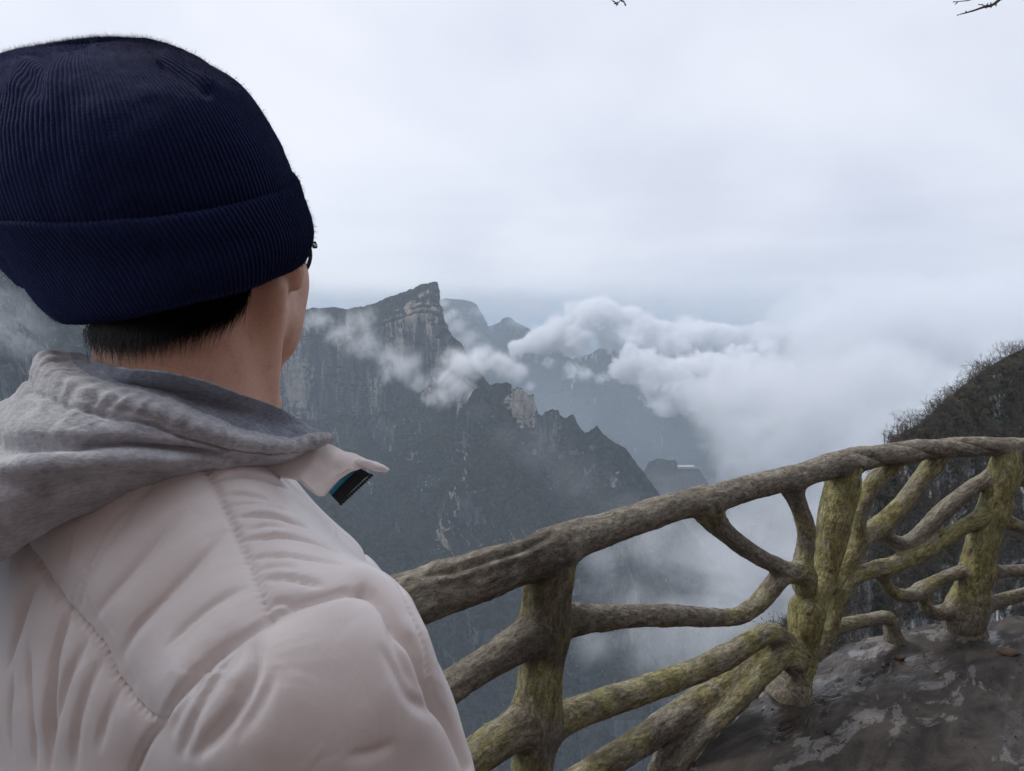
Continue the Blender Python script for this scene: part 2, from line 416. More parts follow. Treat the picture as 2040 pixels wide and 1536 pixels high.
# every limb: name, outward offset, moss, [(px, py, r px), ...]
LIMBS = [
 ('post', 0.0, 0.55, [(1104, 1110, 44), (1094, 1150, 52), (1090, 1185, 50), (1086, 1262, 51), (1077, 1340, 46), (1069, 1425, 51), (1061, 1520, 45), (1055, 1600, 46), (1048, 1700, 54), (1042, 1790, 78)]),
 ('branch', 0.0, 0.35, [(1062, 1262, 38), (1030, 1283, 37), (983, 1313, 34), (926, 1348, 33), (884, 1378, 34), (820, 1428, 36), (760, 1480, 37), (690, 1545, 38), (600, 1640, 38)]),
 ('branch', 0.0, 0.45, [(1060, 1432, 42), (1010, 1464, 40), (964, 1494, 38), (930, 1520, 38), (870, 1572, 38), (800, 1650, 40)]),
 ('branch', 0.0, 0.35, [(1118, 1236, 36), (1154, 1233, 31), (1209, 1230, 26), (1281, 1226, 23), (1353, 1227, 22), (1426, 1230, 18), (1473, 1226, 17.5), (1509, 1204, 19.5), (1534, 1175, 20), (1556, 1150, 18), (1590, 1136, 17)]),
 ('branch', 0.0, 0.25, [(1405, 1008, 34), (1420, 1036, 25), (1447, 1063, 20), (1484, 1092, 18), (1527, 1118, 17.5), (1571, 1137, 17), (1607, 1150, 18)]),
 ('branch', 0.01, 0.45, [(1574, 960, 27), (1583, 988, 20), (1595, 1018, 18), (1606, 1055, 18), (1605, 1094, 18), (1599, 1124, 20), (1602, 1165, 24)]),
 ('post', 0.0, 0.75, [(1684, 940, 30), (1681, 950, 34), (1674, 990, 34), (1663, 1038, 33), (1653, 1094, 28), (1643, 1143, 24), (1625, 1185, 30), (1608, 1215, 36), (1604, 1251, 33), (1605, 1288, 26), (1597, 1324, 28), (1583, 1352, 34), (1576, 1378, 42), (1572, 1396, 50), (1571, 1410, 60)]),
 ('branch', 0.03, 0.6, [(1776, 922, 20), (1766, 936, 18), (1742, 958, 17.5), (1723, 992, 16.5), (1712, 1030, 15.5), (1704, 1066, 15.5), (1690, 1104, 18), (1672, 1140, 20), (1650, 1185, 22)]),
 ('branch', 0.02, 0.55, [(1866, 910, 20), (1860, 924, 20), (1840, 948, 17.5), (1813, 985, 17), (1783, 1019, 17), (1757, 1043, 18), (1727, 1068, 18), (1700, 1098, 19), (1677, 1130, 20), (1655, 1172, 22)]),
 ('branch', 0.02, 0.0, [(1752, 1050, 17), (1772, 1071, 13), (1790, 1081, 13.5), (1808, 1080, 14.5), (1830, 1064, 14.5), (1862, 1034, 15.5), (1896, 1004, 16.5), (1934, 973, 15.5), (1972, 951, 14.5), (2010, 932, 17)]),
 ('branch', -0.01, 0.7, [(1622, 1300, 19), (1636, 1284, 18), (1648, 1262, 17.5), (1658, 1228, 17.5), (1668, 1190, 17), (1690, 1157, 17), (1727, 1139, 15.5), (1772, 1127, 16.5), (1821, 1106, 17), (1862, 1083, 16), (1915, 1053, 15.5), (1961, 1026, 16), (1995, 1004, 18)]),
 ('branch', 0.0, 0.35, [(1750, 1136, 15), (1761, 1155, 12), (1774, 1174, 11.5), (1795, 1186, 13), (1821, 1184, 14), (1851, 1166, 13.5), (1889, 1147, 13), (1927, 1136, 13.5), (1965, 1132, 17)]),
 ('branch', 0.0, 0.45, [(1838, 1178, 14), (1840, 1194, 12.5), (1845, 1211, 13), (1860, 1222, 15), (1880, 1219, 15.5), (1908, 1211, 15.5), (1936, 1204, 20)]),
 ('branch', 0.01, 0.6, [(1628, 1266, 18), (1652, 1255, 15.5), (1683, 1245, 14), (1717, 1238, 13), (1752, 1231, 13), (1770, 1232, 14), (1776, 1246, 15.5), (1778, 1264, 18), (1783, 1282, 23), (1786, 1296, 31)]),
 ('post', 0.0, 0.65, [(2006, 912, 24), (2004, 925, 28), (1995, 962, 27), (1983, 1000, 27), (1968, 1045, 28), (1957, 1087, 29), (1947, 1128, 30), (1938, 1170, 31), (1928, 1206, 38), (1920, 1236, 38), (1921, 1252, 35), (1924, 1268, 42), (1926, 1280, 52)]),
 ('branch', 0.0, 0.4, [(1988, 1030, 18), (2014, 1042, 14), (2040, 1053, 13), (2075, 1068, 13), (2130, 1080, 14)]),
 ('branch', 0.0, 0.4, [(1962, 1138, 22), (1991, 1139, 14), (2040, 1136, 12.5), (2090, 1132, 13), (2140, 1130, 13)]),
 ('branch', 0.0, 0.4, [(1945, 1212, 22), (1972, 1203, 15), (2006, 1193, 13), (2040, 1184, 12.5), (2110, 1165, 13)]),
 ('branch', 0.0, 0.4, [(2006, 948, 18), (2036, 958, 11), (2070, 972, 11), (2130, 990, 11)]),
 ('branch', 0.0, 0.6, [(1596, 1306, 24), (1574, 1284, 20), (1549, 1265, 19.5), (1524, 1262, 20), (1498, 1277, 22), (1444, 1310, 24), (1371, 1343, 25), (1281, 1375, 27), (1190, 1405, 29), (1136, 1424, 32), (1095, 1440, 42)]),
 ('branch', 0.05, 0.7, [(1512, 1290, 24), (1491, 1317, 27), (1426, 1371, 27), (1353, 1425, 28), (1281, 1475, 29), (1227, 1508, 29), (1172, 1543, 30), (1110, 1590, 34), (1065, 1640, 46)]),
 ('branch', -0.02, 0.6, [(1580, 1318, 26), (1560, 1308, 23), (1534, 1328, 21.5), (1498, 1364, 20), (1455, 1407, 20), (1415, 1447, 18), (1385, 1480, 16), (1362, 1516, 15.5), (1346, 1548, 17), (1330, 1600, 22), (1318, 1640, 30)]),
 ('branch', 0.03, 0.3, [(1376, 1452, 20), (1340, 1490, 22), (1316, 1530, 24), (1304, 1580, 26), (1296, 1630, 30)]),
]
limbs = [('handrail', 0.15, np.c_[hr_w, hr_r])]
for nm, off, moss, pts in LIMBS:
    a = np.array(pts, float); w3 = on_sheet(a[:, 0], a[:, 1], off); d = (w3 - CAM) @ FW
    limbs.append((nm, moss, np.c_[w3, a[:, 2] * d / F_PX * 0.96]))
limbs = [(n, mo, resample(catmull(q, 5), max(8, int(np.linalg.norm(np.diff(q[:, :3], axis=0), axis=1).sum() / 0.035)))) for n, mo, q in limbs]
KR = 0.011
def rail_sdf(p, detail=False):
    acc = np.zeros(len(p)); best = np.full(len(p), 1e3)
    arg = np.zeros(len(p), int); loc = np.zeros((len(p), 3)); mossv = np.zeros(len(p))
    for li, (n, mo, q) in enumerate(limbs):
        lo, hi = q[:, :3].min(0) - 0.22, q[:, :3].max(0) + 0.22
        idx = np.nonzero(((p > lo) & (p < hi)).all(1))[0]
        if not len(idx): continue
        pp = p[idx]; dl = np.full(len(idx), 1e3); arc = np.zeros(len(idx)); rad = np.zeros((len(idx), 3)); s = 0.0
        for a, b in zip(q[:-1], q[1:]):
            l2, h2 = np.minimum(a[:3], b[:3]) - 0.2, np.maximum(a[:3], b[:3]) + 0.2
            L = np.linalg.norm(b[:3] - a[:3])
            j = np.nonzero(((pp > l2) & (pp < h2)).all(1))[0]
            if len(j):
                d, t = seg_dist(pp[j], a[:3], b[:3], a[3], b[3]); k = d < dl[j]; jj = j[k]
                dl[jj] = d[k]
                if detail:
                    arc[jj] = s + t[k] * L; ax = (b[:3] - a[:3]) / L
                    u = np.cross(ax, [0.3, 0.5, 0.81]); u /= np.linalg.norm(u); v = np.cross(ax, u)
                    rv = pp[jj] - a[:3]; rad[jj] = np.c_[rv @ u, rv @ v, rv @ ax]
            s += L
        acc[idx] += np.exp(-np.clip(dl, -0.3, 0.3) / KR)
        k = dl < best[idx]; ii = idx[k]
        best[ii] = dl[k]; arg[ii] = li
        if detail: loc[ii] = np.c_[rad[k][:, :2], arc[k]]; mossv[ii] = mo
    d = np.where(acc > 0, -KR * np.log(np.maximum(acc, 1e-40)), 0.25)
    d = np.where(best > 0.12, np.minimum(best, 0.25), d)
    return (d, arg, loc, mossv) if detail else d
lo = np.min([q[:, :3].min(0) for _, _, q in limbs], 0) - 0.12; hi = np.max([q[:, :3].max(0) for _, _, q in limbs], 0) + 0.12
lo[2] = -0.06
rv, rf, rn = sdf_mesh(rail_sdf, lo, hi, 0.0045, lip=1.25, project=1)
_, rarg, rloc, rmoss = rail_sdf(rv, True)
grain = np.c_[rloc[:, :2], rloc[:, 2] * 0.38] + rarg[:, None] * 3.7
# carved bark: long grain, knots, the twisted part of the hand rail and the long groove at its thick end
disp = 0.0026 * fbm(grain * 42, 3, 0.6, seed=2) + 0.0046 * fbm(rv * 8, 2, 0.5, seed=5) + 0.0026 * fbm(rv * 70, 3, 0.65, seed=9) - 0.0022 * np.clip(fbm(rv * 40, 2, 0.5, seed=14) - 0.18, 0, 1) / 0.4
hr = rarg == 0
xp, yp, dp = to_px(rv)
ctr = np.stack([np.interp(xp, *[z[np.argsort(z0)] for z in (z0, limbs[0][2][:, k])]) for k in range(3) for z0 in [to_px(limbs[0][2][:, :3])[0]]], 1)
rel = rv - ctr; ang = np.arctan2(rel[:, 2], -(rel[:, 0] * 0.5 + rel[:, 1] * 0.87) * -1.0)
tw = np.clip((xp - 1650) / 40, 0, 1) * np.clip((2010 - xp) / 60, 0, 1) * hr
hx = np.stack([limbs[0][2][:, 3]], 1)
arc0 = rloc[:, 2]
ang = np.arctan2(rloc[:, 1], rloc[:, 0])
disp += tw * (0.0150 * (np.abs(np.sin(1.0 * ang - arc0 * 10.0)) ** 0.5 - 0.62))
gv = np.clip((xp - 820) / 60, 0, 1) * np.clip((1105 - xp) / 50, 0, 1) * hr
yc = np.interp(xp, HR[:, 0], HR[:, 1]); hh = np.interp(xp, HR[:, 0], HR[:, 2])
vv = (yc - yp) / hh
disp += gv * (-0.011 * np.exp(-((vv - 0.50 - 0.0006 * (xp - 960)) / 0.13) ** 2) + 0.006 * np.exp(-((vv - 0.22) / 0.16) ** 2) + 0.004 * np.exp(-((vv - 0.78) / 0.14) ** 2)) * (rn @ -FW > -0.2)
rmoss = rmoss * (0.35 + 0.65 * np.clip((rv[:, 2] - 0.03) / 0.16, 0, 1))
rv = rv + rn * disp[:, None]
rn = vnormals(rv, rf)
fence = empty('railing', (*hr_w[10][:2], 0))
tag(fence, 'olive brown concrete railing shaped like twisted mossy tree branches along the cliff edge', 'railing')
fa = rarg[rf]; fpick = np.where(fa[:, 0] == fa[:, 2], fa[:, 0], fa[:, 1])
for li, (n, mo, q) in enumerate(limbs):
    u, ff = split_part(rv, rf, fpick == li)
    if len(ff): mesh(n, rv[u], ff, M_WOOD, fence, attrs={'grain': grain[u], 'moss': rmoss[u]}, normals=rn[u])

# --- walkway slab: outer edge traced at ground level, inner side runs to the cliff
edge_px = np.array([(1300, 1600), (1374, 1520), (1440, 1455), (1522, 1378), (1560, 1352), (1614, 1322), (1649, 1300), (1700, 1280), (1748, 1265), (1793, 1252), (1831, 1246), (1865, 1241), (1915, 1240), (1960, 1238), (2000, 1234), (2060, 1228)], float)
ew = on_z(edge_px[:, 0], edge_px[:, 1], 0.0)
lt = ew[0] - ew[2]; lt /= np.linalg.norm(lt)
ew = np.vstack([ew[0] + lt * 5.0, ew[0] + lt * 3.0, ew[0] + lt * 1.5, ew, ew[-1] + np.array([0.8, -0.25, 0]), ew[-1] + np.array([2.0, -1.0, 0]), ew[-1] + np.array([3.5, -2.4, 0])])
ed = resample(catmull(ew, 8), 420)
tn = np.gradient(ed, axis=0); tn /= np.linalg.norm(tn, axis=1)[:, None]; outn = np.c_[-tn[:, 1], tn[:, 0], np.zeros(len(tn))]
ed = ed + outn * (0.028 * fbm(ed * 7, 4, 0.6, seed=3) + 0.014 * fbm(ed * 30, 2, 0.6, seed=8))[:, None] - outn * 0.0
W = 2.75
nv_ = 170
tt = np.linspace(0, 1, nv_) ** 1.4
inn = resample(np.vstack([ed[0] + np.array([1.9, -2.2, 0]), (1.2, -1.3, 0), (2.3, -0.3, 0), (3.4, 0.9, 0), (4.6, 1.4, 0), ed[-1] + np.array([1.2, -0.8, 0])]), len(ed))
fv = ed[:, None] * (1 - tt)[None, :, None] + inn[:, None] * tt[None, :, None]
fv = fv.reshape(-1, 3)
fv[:, 2] = 0.008 * fbm(fv * 2.2, 4, 0.5, seed=11) + 0.004 * fbm(fv * 17, 3, 0.5, seed=12) - 0.004
ne = len(ed)
ff = grid_faces(ne, nv_)
top_e = fv.reshape(ne, nv_, 3)[:, 0]
ring = [top_e, top_e + outn * 0.012 + [0, 0, -0.02], top_e + outn * (0.01 + 0.03 * fbm(ed * 14, 3, seed=4))[:, None] + [0, 0, -0.10], top_e - outn * 0.02 + [0, 0, -0.24], top_e - outn * 0.5 + [0, 0, -0.30]]
sv = np.stack(ring, 1).reshape(-1, 3); sf = grid_faces(ne, 5)[:, ::-1] + len(fv)
allf = np.concatenate([ff, sf]); allv = np.concatenate([fv, sv])
tag(mesh('walkway', allv, allf, M_FLOOR), kind='structure', label='wet worn concrete walkway with pale scuffed patches')
# --- rock face at the back of the walkway, leaning over it; unseen, height and red tint set for the light
bw = resample(catmull(np.array([(-3.4, -2.2, 0), (-1.6, -1.5, 0), (-0.4, -1.15, 0), (1.0, -0.9, 0), (2.2, 0.0, 0), (3.2, 1.0, 0), (4.6, 1.5, 0), (6.5, 1.4, 0)], float), 8), 150)
hs = np.linspace(-0.3, 3.3, 60)
tb = np.gradient(bw, axis=0); tb /= np.linalg.norm(tb, axis=1)[:, None]; ob = np.c_[-tb[:, 1], tb[:, 0], np.zeros(len(tb))]
lean = np.clip((hs - 2.2) / 6.8, 0, 1) ** 1.3 * 0.9
cvv = bw[:, None] + ob[:, None] * lean[None, :, None] + np.array([0, 0, 1.0]) * hs[None, :, None]
cvv = cvv.reshape(-1, 3)
cdn = np.repeat(ob, len(hs), 0)
cvv = cvv + cdn * (0.22 * fbm(cvv * [0.9, 0.9, 0.6], 5, 0.55, seed=21))[:, None]
back = cvv.reshape(len(bw), len(hs), 3)
top = back[:, -1]; depth_ = top - ob * 3.5 + [0, 0, 0.8]; low_ = back[:, 0] - ob * 3.0
full = np.concatenate([back, depth_[:, None], low_[:, None]], 1)
tag(mesh('cliff', full.reshape(-1, 3), grid_faces(len(bw), len(hs) + 2, False, True)[:, ::-1], M_WALL), 'warm brown rock face leaning over the inner side of the walkway', 'rock face')

# --- loose bits lying on the walkway
def chip(px, py, size, seed, name, label, cat, mat, flat=0.4, group=None):
    c = on_z(px, py, 0.0); rs = np.random.RandomState(seed)
    n1_, n2_ = 10, 7
    th = np.linspace(0, 2 * math.pi, n1_, endpoint=False); ph = np.linspace(-1.4, 1.4, n2_)
    v = np.array([(math.cos(a) * math.cos(b), math.sin(a) * math.cos(b), math.sin(b)) for a in th for b in ph])
    v = np.sign(v) * np.abs(v) ** 0.7
    v = v * (1 + 0.28 * fbm(v * 1.3 + seed, 2)[:, None]) * size * np.array([1.0, 0.65, flat])
    a = rs.rand() * 6.28; rot = np.array([[math.cos(a), -math.sin(a), 0], [math.sin(a), math.cos(a), 0], [0, 0, 1]])
    v = v @ rot.T; v[:, 2] += -v[:, 2].min() - 0.003
    f = [grid_faces(n1_, n2_, True, False), np.array([[(i + 1) % n1_ * n2_, i * n2_, 0] for i in range(1, n1_ - 1)]), np.array([[i * n2_ + n2_ - 1, (i + 1) % n1_ * n2_ + n2_ - 1, n2_ - 1] for i in range(1, n1_ - 1)])]
    o = mesh(name, v + c, f, mat, loc=c, smooth=False); tag(o, label, cat, group); return o
def mat_plain(name, col, rough=0.8, k=30):
    m = NT(name); n = m.noise(m.pos(), k, 5, 0.6)
    lo_ = tuple(x * 0.6 for x in col); hi_ = tuple(min(1, x * 1.35) for x in col)
    return m.bsdf(color=m.ramp(n, [(0.3, lo_), (0.7, hi_)]), rough=rough, normal=m.bump(n, 0.5, 0.004))
M_CHIP = mat_plain('broken_brick', (0.085, 0.055, 0.04)); M_LEAF = mat_plain('dead_leaf', (0.030, 0.022, 0.016)); M_STONE = mat_plain('grey_stone', (0.16, 0.15, 0.14))
chip(1795, 1312, 0.020, 3, 'brick_chip', 'small brown brick chip lying near the little bent stub of the railing', 'brick chip', M_CHIP)
chip(1649, 1458, 0.014, 5, 'dead_leaf', 'curled dark leaf on the bare concrete below the middle post', 'leaf', M_LEAF, 0.3)
chip(1712, 1360, 0.009, 8, 'pebble', 'little grey pebble on the scuffed walkway right of the middle post', 'pebble', M_STONE, 0.6)
chip(2008, 1300, 0.045, 9, 'brick_chip', 'broad flat dark shard lying by the puddle right of the farther post', 'brick chip', M_CHIP, 0.16)
chip(1760, 1326, 0.008, 12, 'pebble', 'tiny pebble on the walkway nearer than the brown brick chip', 'pebble', M_STONE, 0.6)
chip(1866, 1340, 0.010, 14, 'pebble', 'small pebble on the dark damp floor before the farther post', 'pebble', M_STONE, 0.5)

gm = MB(); rs = np.random.RandomState(77)
for _ in range(700):
    x, y = rs.uniform(1330, 2050), rs.uniform(1255, 1545)
    c = on_z(x, y, 0.0)
    if y < np.interp(x, edge_px[:, 0], edge_px[:, 1]) + 6: continue
    sz = 0.0016 + 0.0050 * rs.rand() ** 4
    v = np.array([(1, 0, 0), (-.5, .8, 0), (-.6, -.7, 0), (0.1, 0, .7), (0, 0.1, -.5)]) * sz * rs.uniform(0.6, 1.4, (5, 3))
    a = rs.rand() * 6.28; v[:, :2] = v[:, :2] @ np.array([[math.cos(a), -math.sin(a)], [math.sin(a), math.cos(a)]])
    zf = 0.008 * fbm(c[None] * 2.2, 4, 0.5, seed=11)[0] + 0.004 * fbm(c[None] * 17, 3, 0.5, seed=12)[0] - 0.004
    gm.add(v + [c[0], c[1], zf + sz * 0.2], np.array([[0, 1, 3], [1, 2, 3], [2, 0, 3], [1, 0, 4], [2, 1, 4], [0, 2, 4]]))
tag(gm.build('grit', mat_plain('loose_grit', (0.075, 0.062, 0.05), 0.9, 60), smooth=False), 'fine loose grit scattered over the walkway', kind='stuff')
# ================================================================ the person
def mat_skin():
    m = NT('skin'); p = m.pos()
    a = m.noise(p, 18, 4, 0.5); pore = m.noise(p, 900, 3, 0.6)
    col = m.ramp(a, [(0.3, (0.56, 0.30, 0.20)), (0.7, (0.68, 0.40, 0.28))])
    red = m.noise(p, 70, 5, 0.65)
    col = m.mix(m.math('MULTIPLY', m.maprange(red, 0.5, 0.7), 0.35), col, (0.44, 0.17, 0.11))
    col = m.mix(m.math('MULTIPLY', m.maprange(pore, 0.52, 0.72), 0.35), col, (0.24, 0.12, 0.075))
    pore = m.math('ADD', pore, m.math('MULTIPLY', m.noise(m.mapv(p, (1, 1, 3.2)), 160, 4, 0.6), 0.8))
    return m.bsdf(color=col, rough=0.52, normal=m.bump(pore, 0.45, 0.0008), sss=0.12, sss_r=(0.9, 0.35, 0.2), sss_s=0.006, spec=0.35)
def mat_knit():
    m = NT('navy_wool_rib'); p = m.pos()
    uv = m.n('ShaderNodeUVMap', uv_map='UVMap').outputs[0]
    s = m.n('ShaderNodeSeparateXYZ', {0: uv}); u, v = s.outputs[0], s.outputs[1]
    wob = m.math('MULTIPLY_ADD', m.noise(p, 25, 3), 0.5, u)
    rib = m.math('ABSOLUTE', m.math('SINE', m.math('MULTIPLY', wob, math.pi)))
    st = m.math('SINE', m.math('MULTIPLY_ADD', m.math('ABSOLUTE', m.math('SUBTRACT', m.math('FRACT', wob), 0.5)), 6.0, m.math('MULTIPLY', v, 6.2832)))
    fz = m.noise(p, 500, 4, 0.7)
    col = m.ramp(m.math('MULTIPLY_ADD', rib, 0.6, m.math('MULTIPLY', fz, 0.5)), [(0.2, (0.0025, 0.0036, 0.012)), (0.9, (0.0105, 0.0165, 0.060))])
    h = m.math('ADD', rib, m.math('ADD', m.math('MULTIPLY', st, 0.10), m.math('MULTIPLY', fz, 1.1)))
    return m.bsdf(color=col, rough=0.95, normal=m.bump(h, 0.6, 0.0011), sheen=0.15, sheen_rough=0.4, sheen_tint=(0.25, 0.32, 0.85), spec=0.08)
def mat_fleece(name, dark):
    m = NT(name); p = m.pos()
    a = m.noise(p, 55, 5, 0.6, 0.3); b = m.noise(p, 650, 4, 0.7)
    ch = m.noise(m.mapv(p, (1, 1, 2.2)), 260, 3, 0.6)
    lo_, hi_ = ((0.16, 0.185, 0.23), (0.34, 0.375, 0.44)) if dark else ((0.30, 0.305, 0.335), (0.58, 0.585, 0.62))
    col = m.ramp(m.math('ADD', m.math('MULTIPLY', a, 0.55), m.math('MULTIPLY', ch, 0.45)), [(0.36, lo_), (0.64, hi_)])
    h = m.math('ADD', b, m.math('MULTIPLY', ch, 0.8))
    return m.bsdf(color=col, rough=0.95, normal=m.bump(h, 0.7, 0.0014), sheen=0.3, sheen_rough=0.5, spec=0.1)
def mat_shell(name, col, rough=0.42):
    m = NT(name); p = m.pos()
    w1 = m.noise(m.mapv(p, (1, 1, 0.55), rot=(0.4, 0.2, 0.5)), 20, 4, 0.5, 0.0)
    w2 = m.noise(p, 75, 4, 0.6, 0.8); wv = m.noise(p, 1800, 2)
    h = m.math('ADD', m.math('MULTIPLY', m.math('ABSOLUTE', m.math('SUBTRACT', w1, 0.5)), 2.2), m.math('MULTIPLY', w2, 0.35))
    wp = m.n('ShaderNodeVectorMath', {0: p, 1: m.n('ShaderNodeVectorMath', {0: m.n('ShaderNodeTexNoise', {'Vector': p, 'Scale': 9.0, 'Detail': 3.0}).outputs['Color'], 'Scale': 0.05}, operation='SCALE').outputs[0]}, operation='ADD').outputs[0]
    ve = m.n('ShaderNodeTexVoronoi', {'Vector': m.mapv(wp, (1, 1, 0.6), rot=(0.3, 0.5, 0.2)), 'Scale': 19.0}, feature='DISTANCE_TO_EDGE').outputs['Distance']
    cre = m.math('MULTIPLY', m.maprange(ve, 0.0, 0.09, 1.0, 0.0), m.maprange(m.noise(p, 13, 3), 0.46, 0.64))
    nb = m.bump(h, 0.14, 0.006); nb = m.bump(cre, 0.30, 0.0016, nb); nb = m.bump(wv, 0.12, 0.0004, nb)
    c = m.ramp(m.noise(p, 8, 3), [(0.3, tuple(x * 0.95 for x in col)), (0.7, col)])
    return m.bsdf(color=c, rough=rough, normal=nb, sheen=0.12, spec=0.42)
M_SKIN, M_KNIT = mat_skin(), mat_knit()
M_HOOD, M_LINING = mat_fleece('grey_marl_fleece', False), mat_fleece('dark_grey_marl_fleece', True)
M_JACKET = mat_shell('pale_stone_nylon', (0.84, 0.775, 0.75), 0.34)
M_HAIR = NT('black_hair').bsdf(color=(0.006, 0.005, 0.005), rough=0.5, spec=0.3)
M_BLACK = mat_plain('black_ribbing', (0.006, 0.006, 0.007), 0.7, 300); M_TEAL = mat_plain('teal_lining', (0.0, 0.13, 0.22), 0.5, 80)
M_TROUSER = mat_plain('dark_trouser_cloth', (0.02, 0.022, 0.03), 0.9, 200)
M_FRAME = NT('black_glossy_frame').bsdf(color=(0.008, 0.007, 0.007), rough=0.18, spec=0.6)
M_GOLD = NT('gilt_hinge').bsdf(color=(0.7, 0.5, 0.2), rough=0.3, metal=1.0)
M_LENS = NT('spectacle_lens').bsdf(color=(0.95, 0.97, 0.97), rough=0.02, trans=1.0, ior=1.1)

def rings(spec, nphi, per, depth_pow=2.0):
    """ring loft: every ring from its left silhouette, right silhouette and nearest point (pixels), centre depth, half depth"""
    out = []
    for (lx, ly), (rx, ry), (nx, ny), d, b in spec:
        cx, cy_ = (lx + rx) / 2, (ly + ry) / 2
        C = P(cx, cy_, d); A = (P(rx, ry, d) - P(lx, ly, d)) / 2; B = P(cx + (nx - cx), cy_ + (ny - cy_), d - b) - C
        out.append(np.r_[C, A, B])
    q = catmull(np.array(out), per)
    ph = np.linspace(0, 2 * math.pi, nphi, endpoint=False)
    v = q[:, None, :3] + np.cos(ph)[None, :, None] * q[:, None, 3:6] + np.sin(ph)[None, :, None] * q[:, None, 6:9]
    return v, ph

# ---- frames
HC = P(402, 455, 0.535)                     # centre of the head
hy = R(3); HF = np.array([math.sin(hy), math.cos(hy), -0.08]); HF /= np.linalg.norm(HF)
HR_ = np.array([math.cos(hy), -math.sin(hy), 0.0]); HU = np.cross(HR_, HF)
HAX = np.stack([HR_, HF, HU])
def hd(a, b, c): return HC + a * HR_ + b * HF + c * HU
BF = np.array([math.sin(R(27)), math.cos(R(27)), 0.0]); BR = np.array([BF[1], -BF[0], 0.0])
NB = P(340, 885, 0.478)                     # middle of the neck base
def bd(a, b, z): return np.array([NB[0], NB[1], 0]) + a * BR + b * BF + np.array([0, 0, z])
HAND = None
for x in np.arange(760, 700, -1.0):
    pass
j = np.argmin(np.abs(to_px(limbs[0][2][:, :3])[0] - 716)) if 'limbs' in globals() else None
HANDP = limbs[0][2][j, :3] if j is not None else np.array([-0.29, 1.28, 0.87])
HAND_T = (limbs[0][2][j + 1, :3] - limbs[0][2][j - 1, :3]) if j is not None else np.array([0.7, 0.6, 0])
HAND_T = HAND_T / np.linalg.norm(HAND_T); RR = limbs[0][2][j, 3] if j is not None else 0.06
SHZ = 1.245
SR, SL = bd(0.142, -0.005, SHZ), bd(-0.185, 0.02, SHZ + 0.01)
ER, WR = bd(0.205, 0.05, 0.97), bd(0.15, 0.26, 0.89)
HN = np.cross(HAND_T, [0, 0, 1.0]); HN /= np.linalg.norm(HN)      # horizontally across the rail, towards the walkway
WL = HANDP + HN * 0.100 + np.array([0, 0, RR + 0.010]); EL = 0.5 * (SL + WL) + np.array([0.0, 0, -0.09])

# ---- body: one continuous skin (head, neck, trunk, arms, hands, legs)
FING = []
for k in range(4):
    o = HANDP + HAND_T * (0.033 - 0.022 * k); L = (0.9, 1.0, 0.95, 0.78)[k]
    r = RR + 0.008
    pts = [o + HN * (r * math.cos(a) + 0.0) + np.array([0, 0, 1]) * r * math.sin(a) for a in (R(62), R(90), R(90 + 48 * L), R(90 + 95 * L))]
    FING.append((pts, [0.0105, 0.0098, 0.009, 0.0076]))
o = HANDP + HAND_T * 0.05
FING.append(([HANDP + HN * 0.05 + HAND_T * 0.02 + np.array([0, 0, RR + 0.004]), o + HN * (RR + 0.006) + np.array([0, 0, 0.03]), o + HN * (RR + 0.009) + np.array([0, 0, -0.005])], [0.014, 0.011, 0.0085]))
def fing2(sgn, W, dirv):
    out = []
    sd = np.cross(dirv, [0, 0, 1.0]); sd /= np.linalg.norm(sd)
    for k in range(4):
        b = W + dirv * 0.075 + sd * (0.03 - 0.02 * k); L = (0.9, 1.0, 0.95, 0.75)[k]
        out.append(([b, b + dirv * 0.036 * L + [0, 0, -0.006], b + dirv * 0.055 * L + [0, 0, -0.03 * L], b + dirv * 0.046 * L + [0, 0, -0.052 * L]], [0.0105, 0.0095, 0.0088, 0.0075]))
    out.append(([W + dirv * 0.03 + sd * 0.03, W + dirv * 0.055 + sd * 0.055 + [0, 0, -0.008], W + dirv * 0.08 + sd * 0.055 + [0, 0, -0.02]], [0.014, 0.011, 0.0085]))
    return out
DRW = (WR - ER) / np.linalg.norm(WR - ER); PALMR = WR + DRW * 0.05
FINGR = fing2(1, WR + DRW * 0.01, DRW)
neck0, neck1 = P(361, 900, 0.500), P(372, 560, 0.518)
HIP = bd(0, -0.02, 0.84); FEETR, FEETL = bd(0.12, 0.02, 0.05), bd(-0.12, 0.06, 0.05)
KNR, KNL = bd(0.115, 0.06, 0.47), bd(-0.115, 0.09, 0.47)
lobe = P(553, 566, 0.502)
def box_near(p, c, r): return np.abs(p - c).max(1) < r
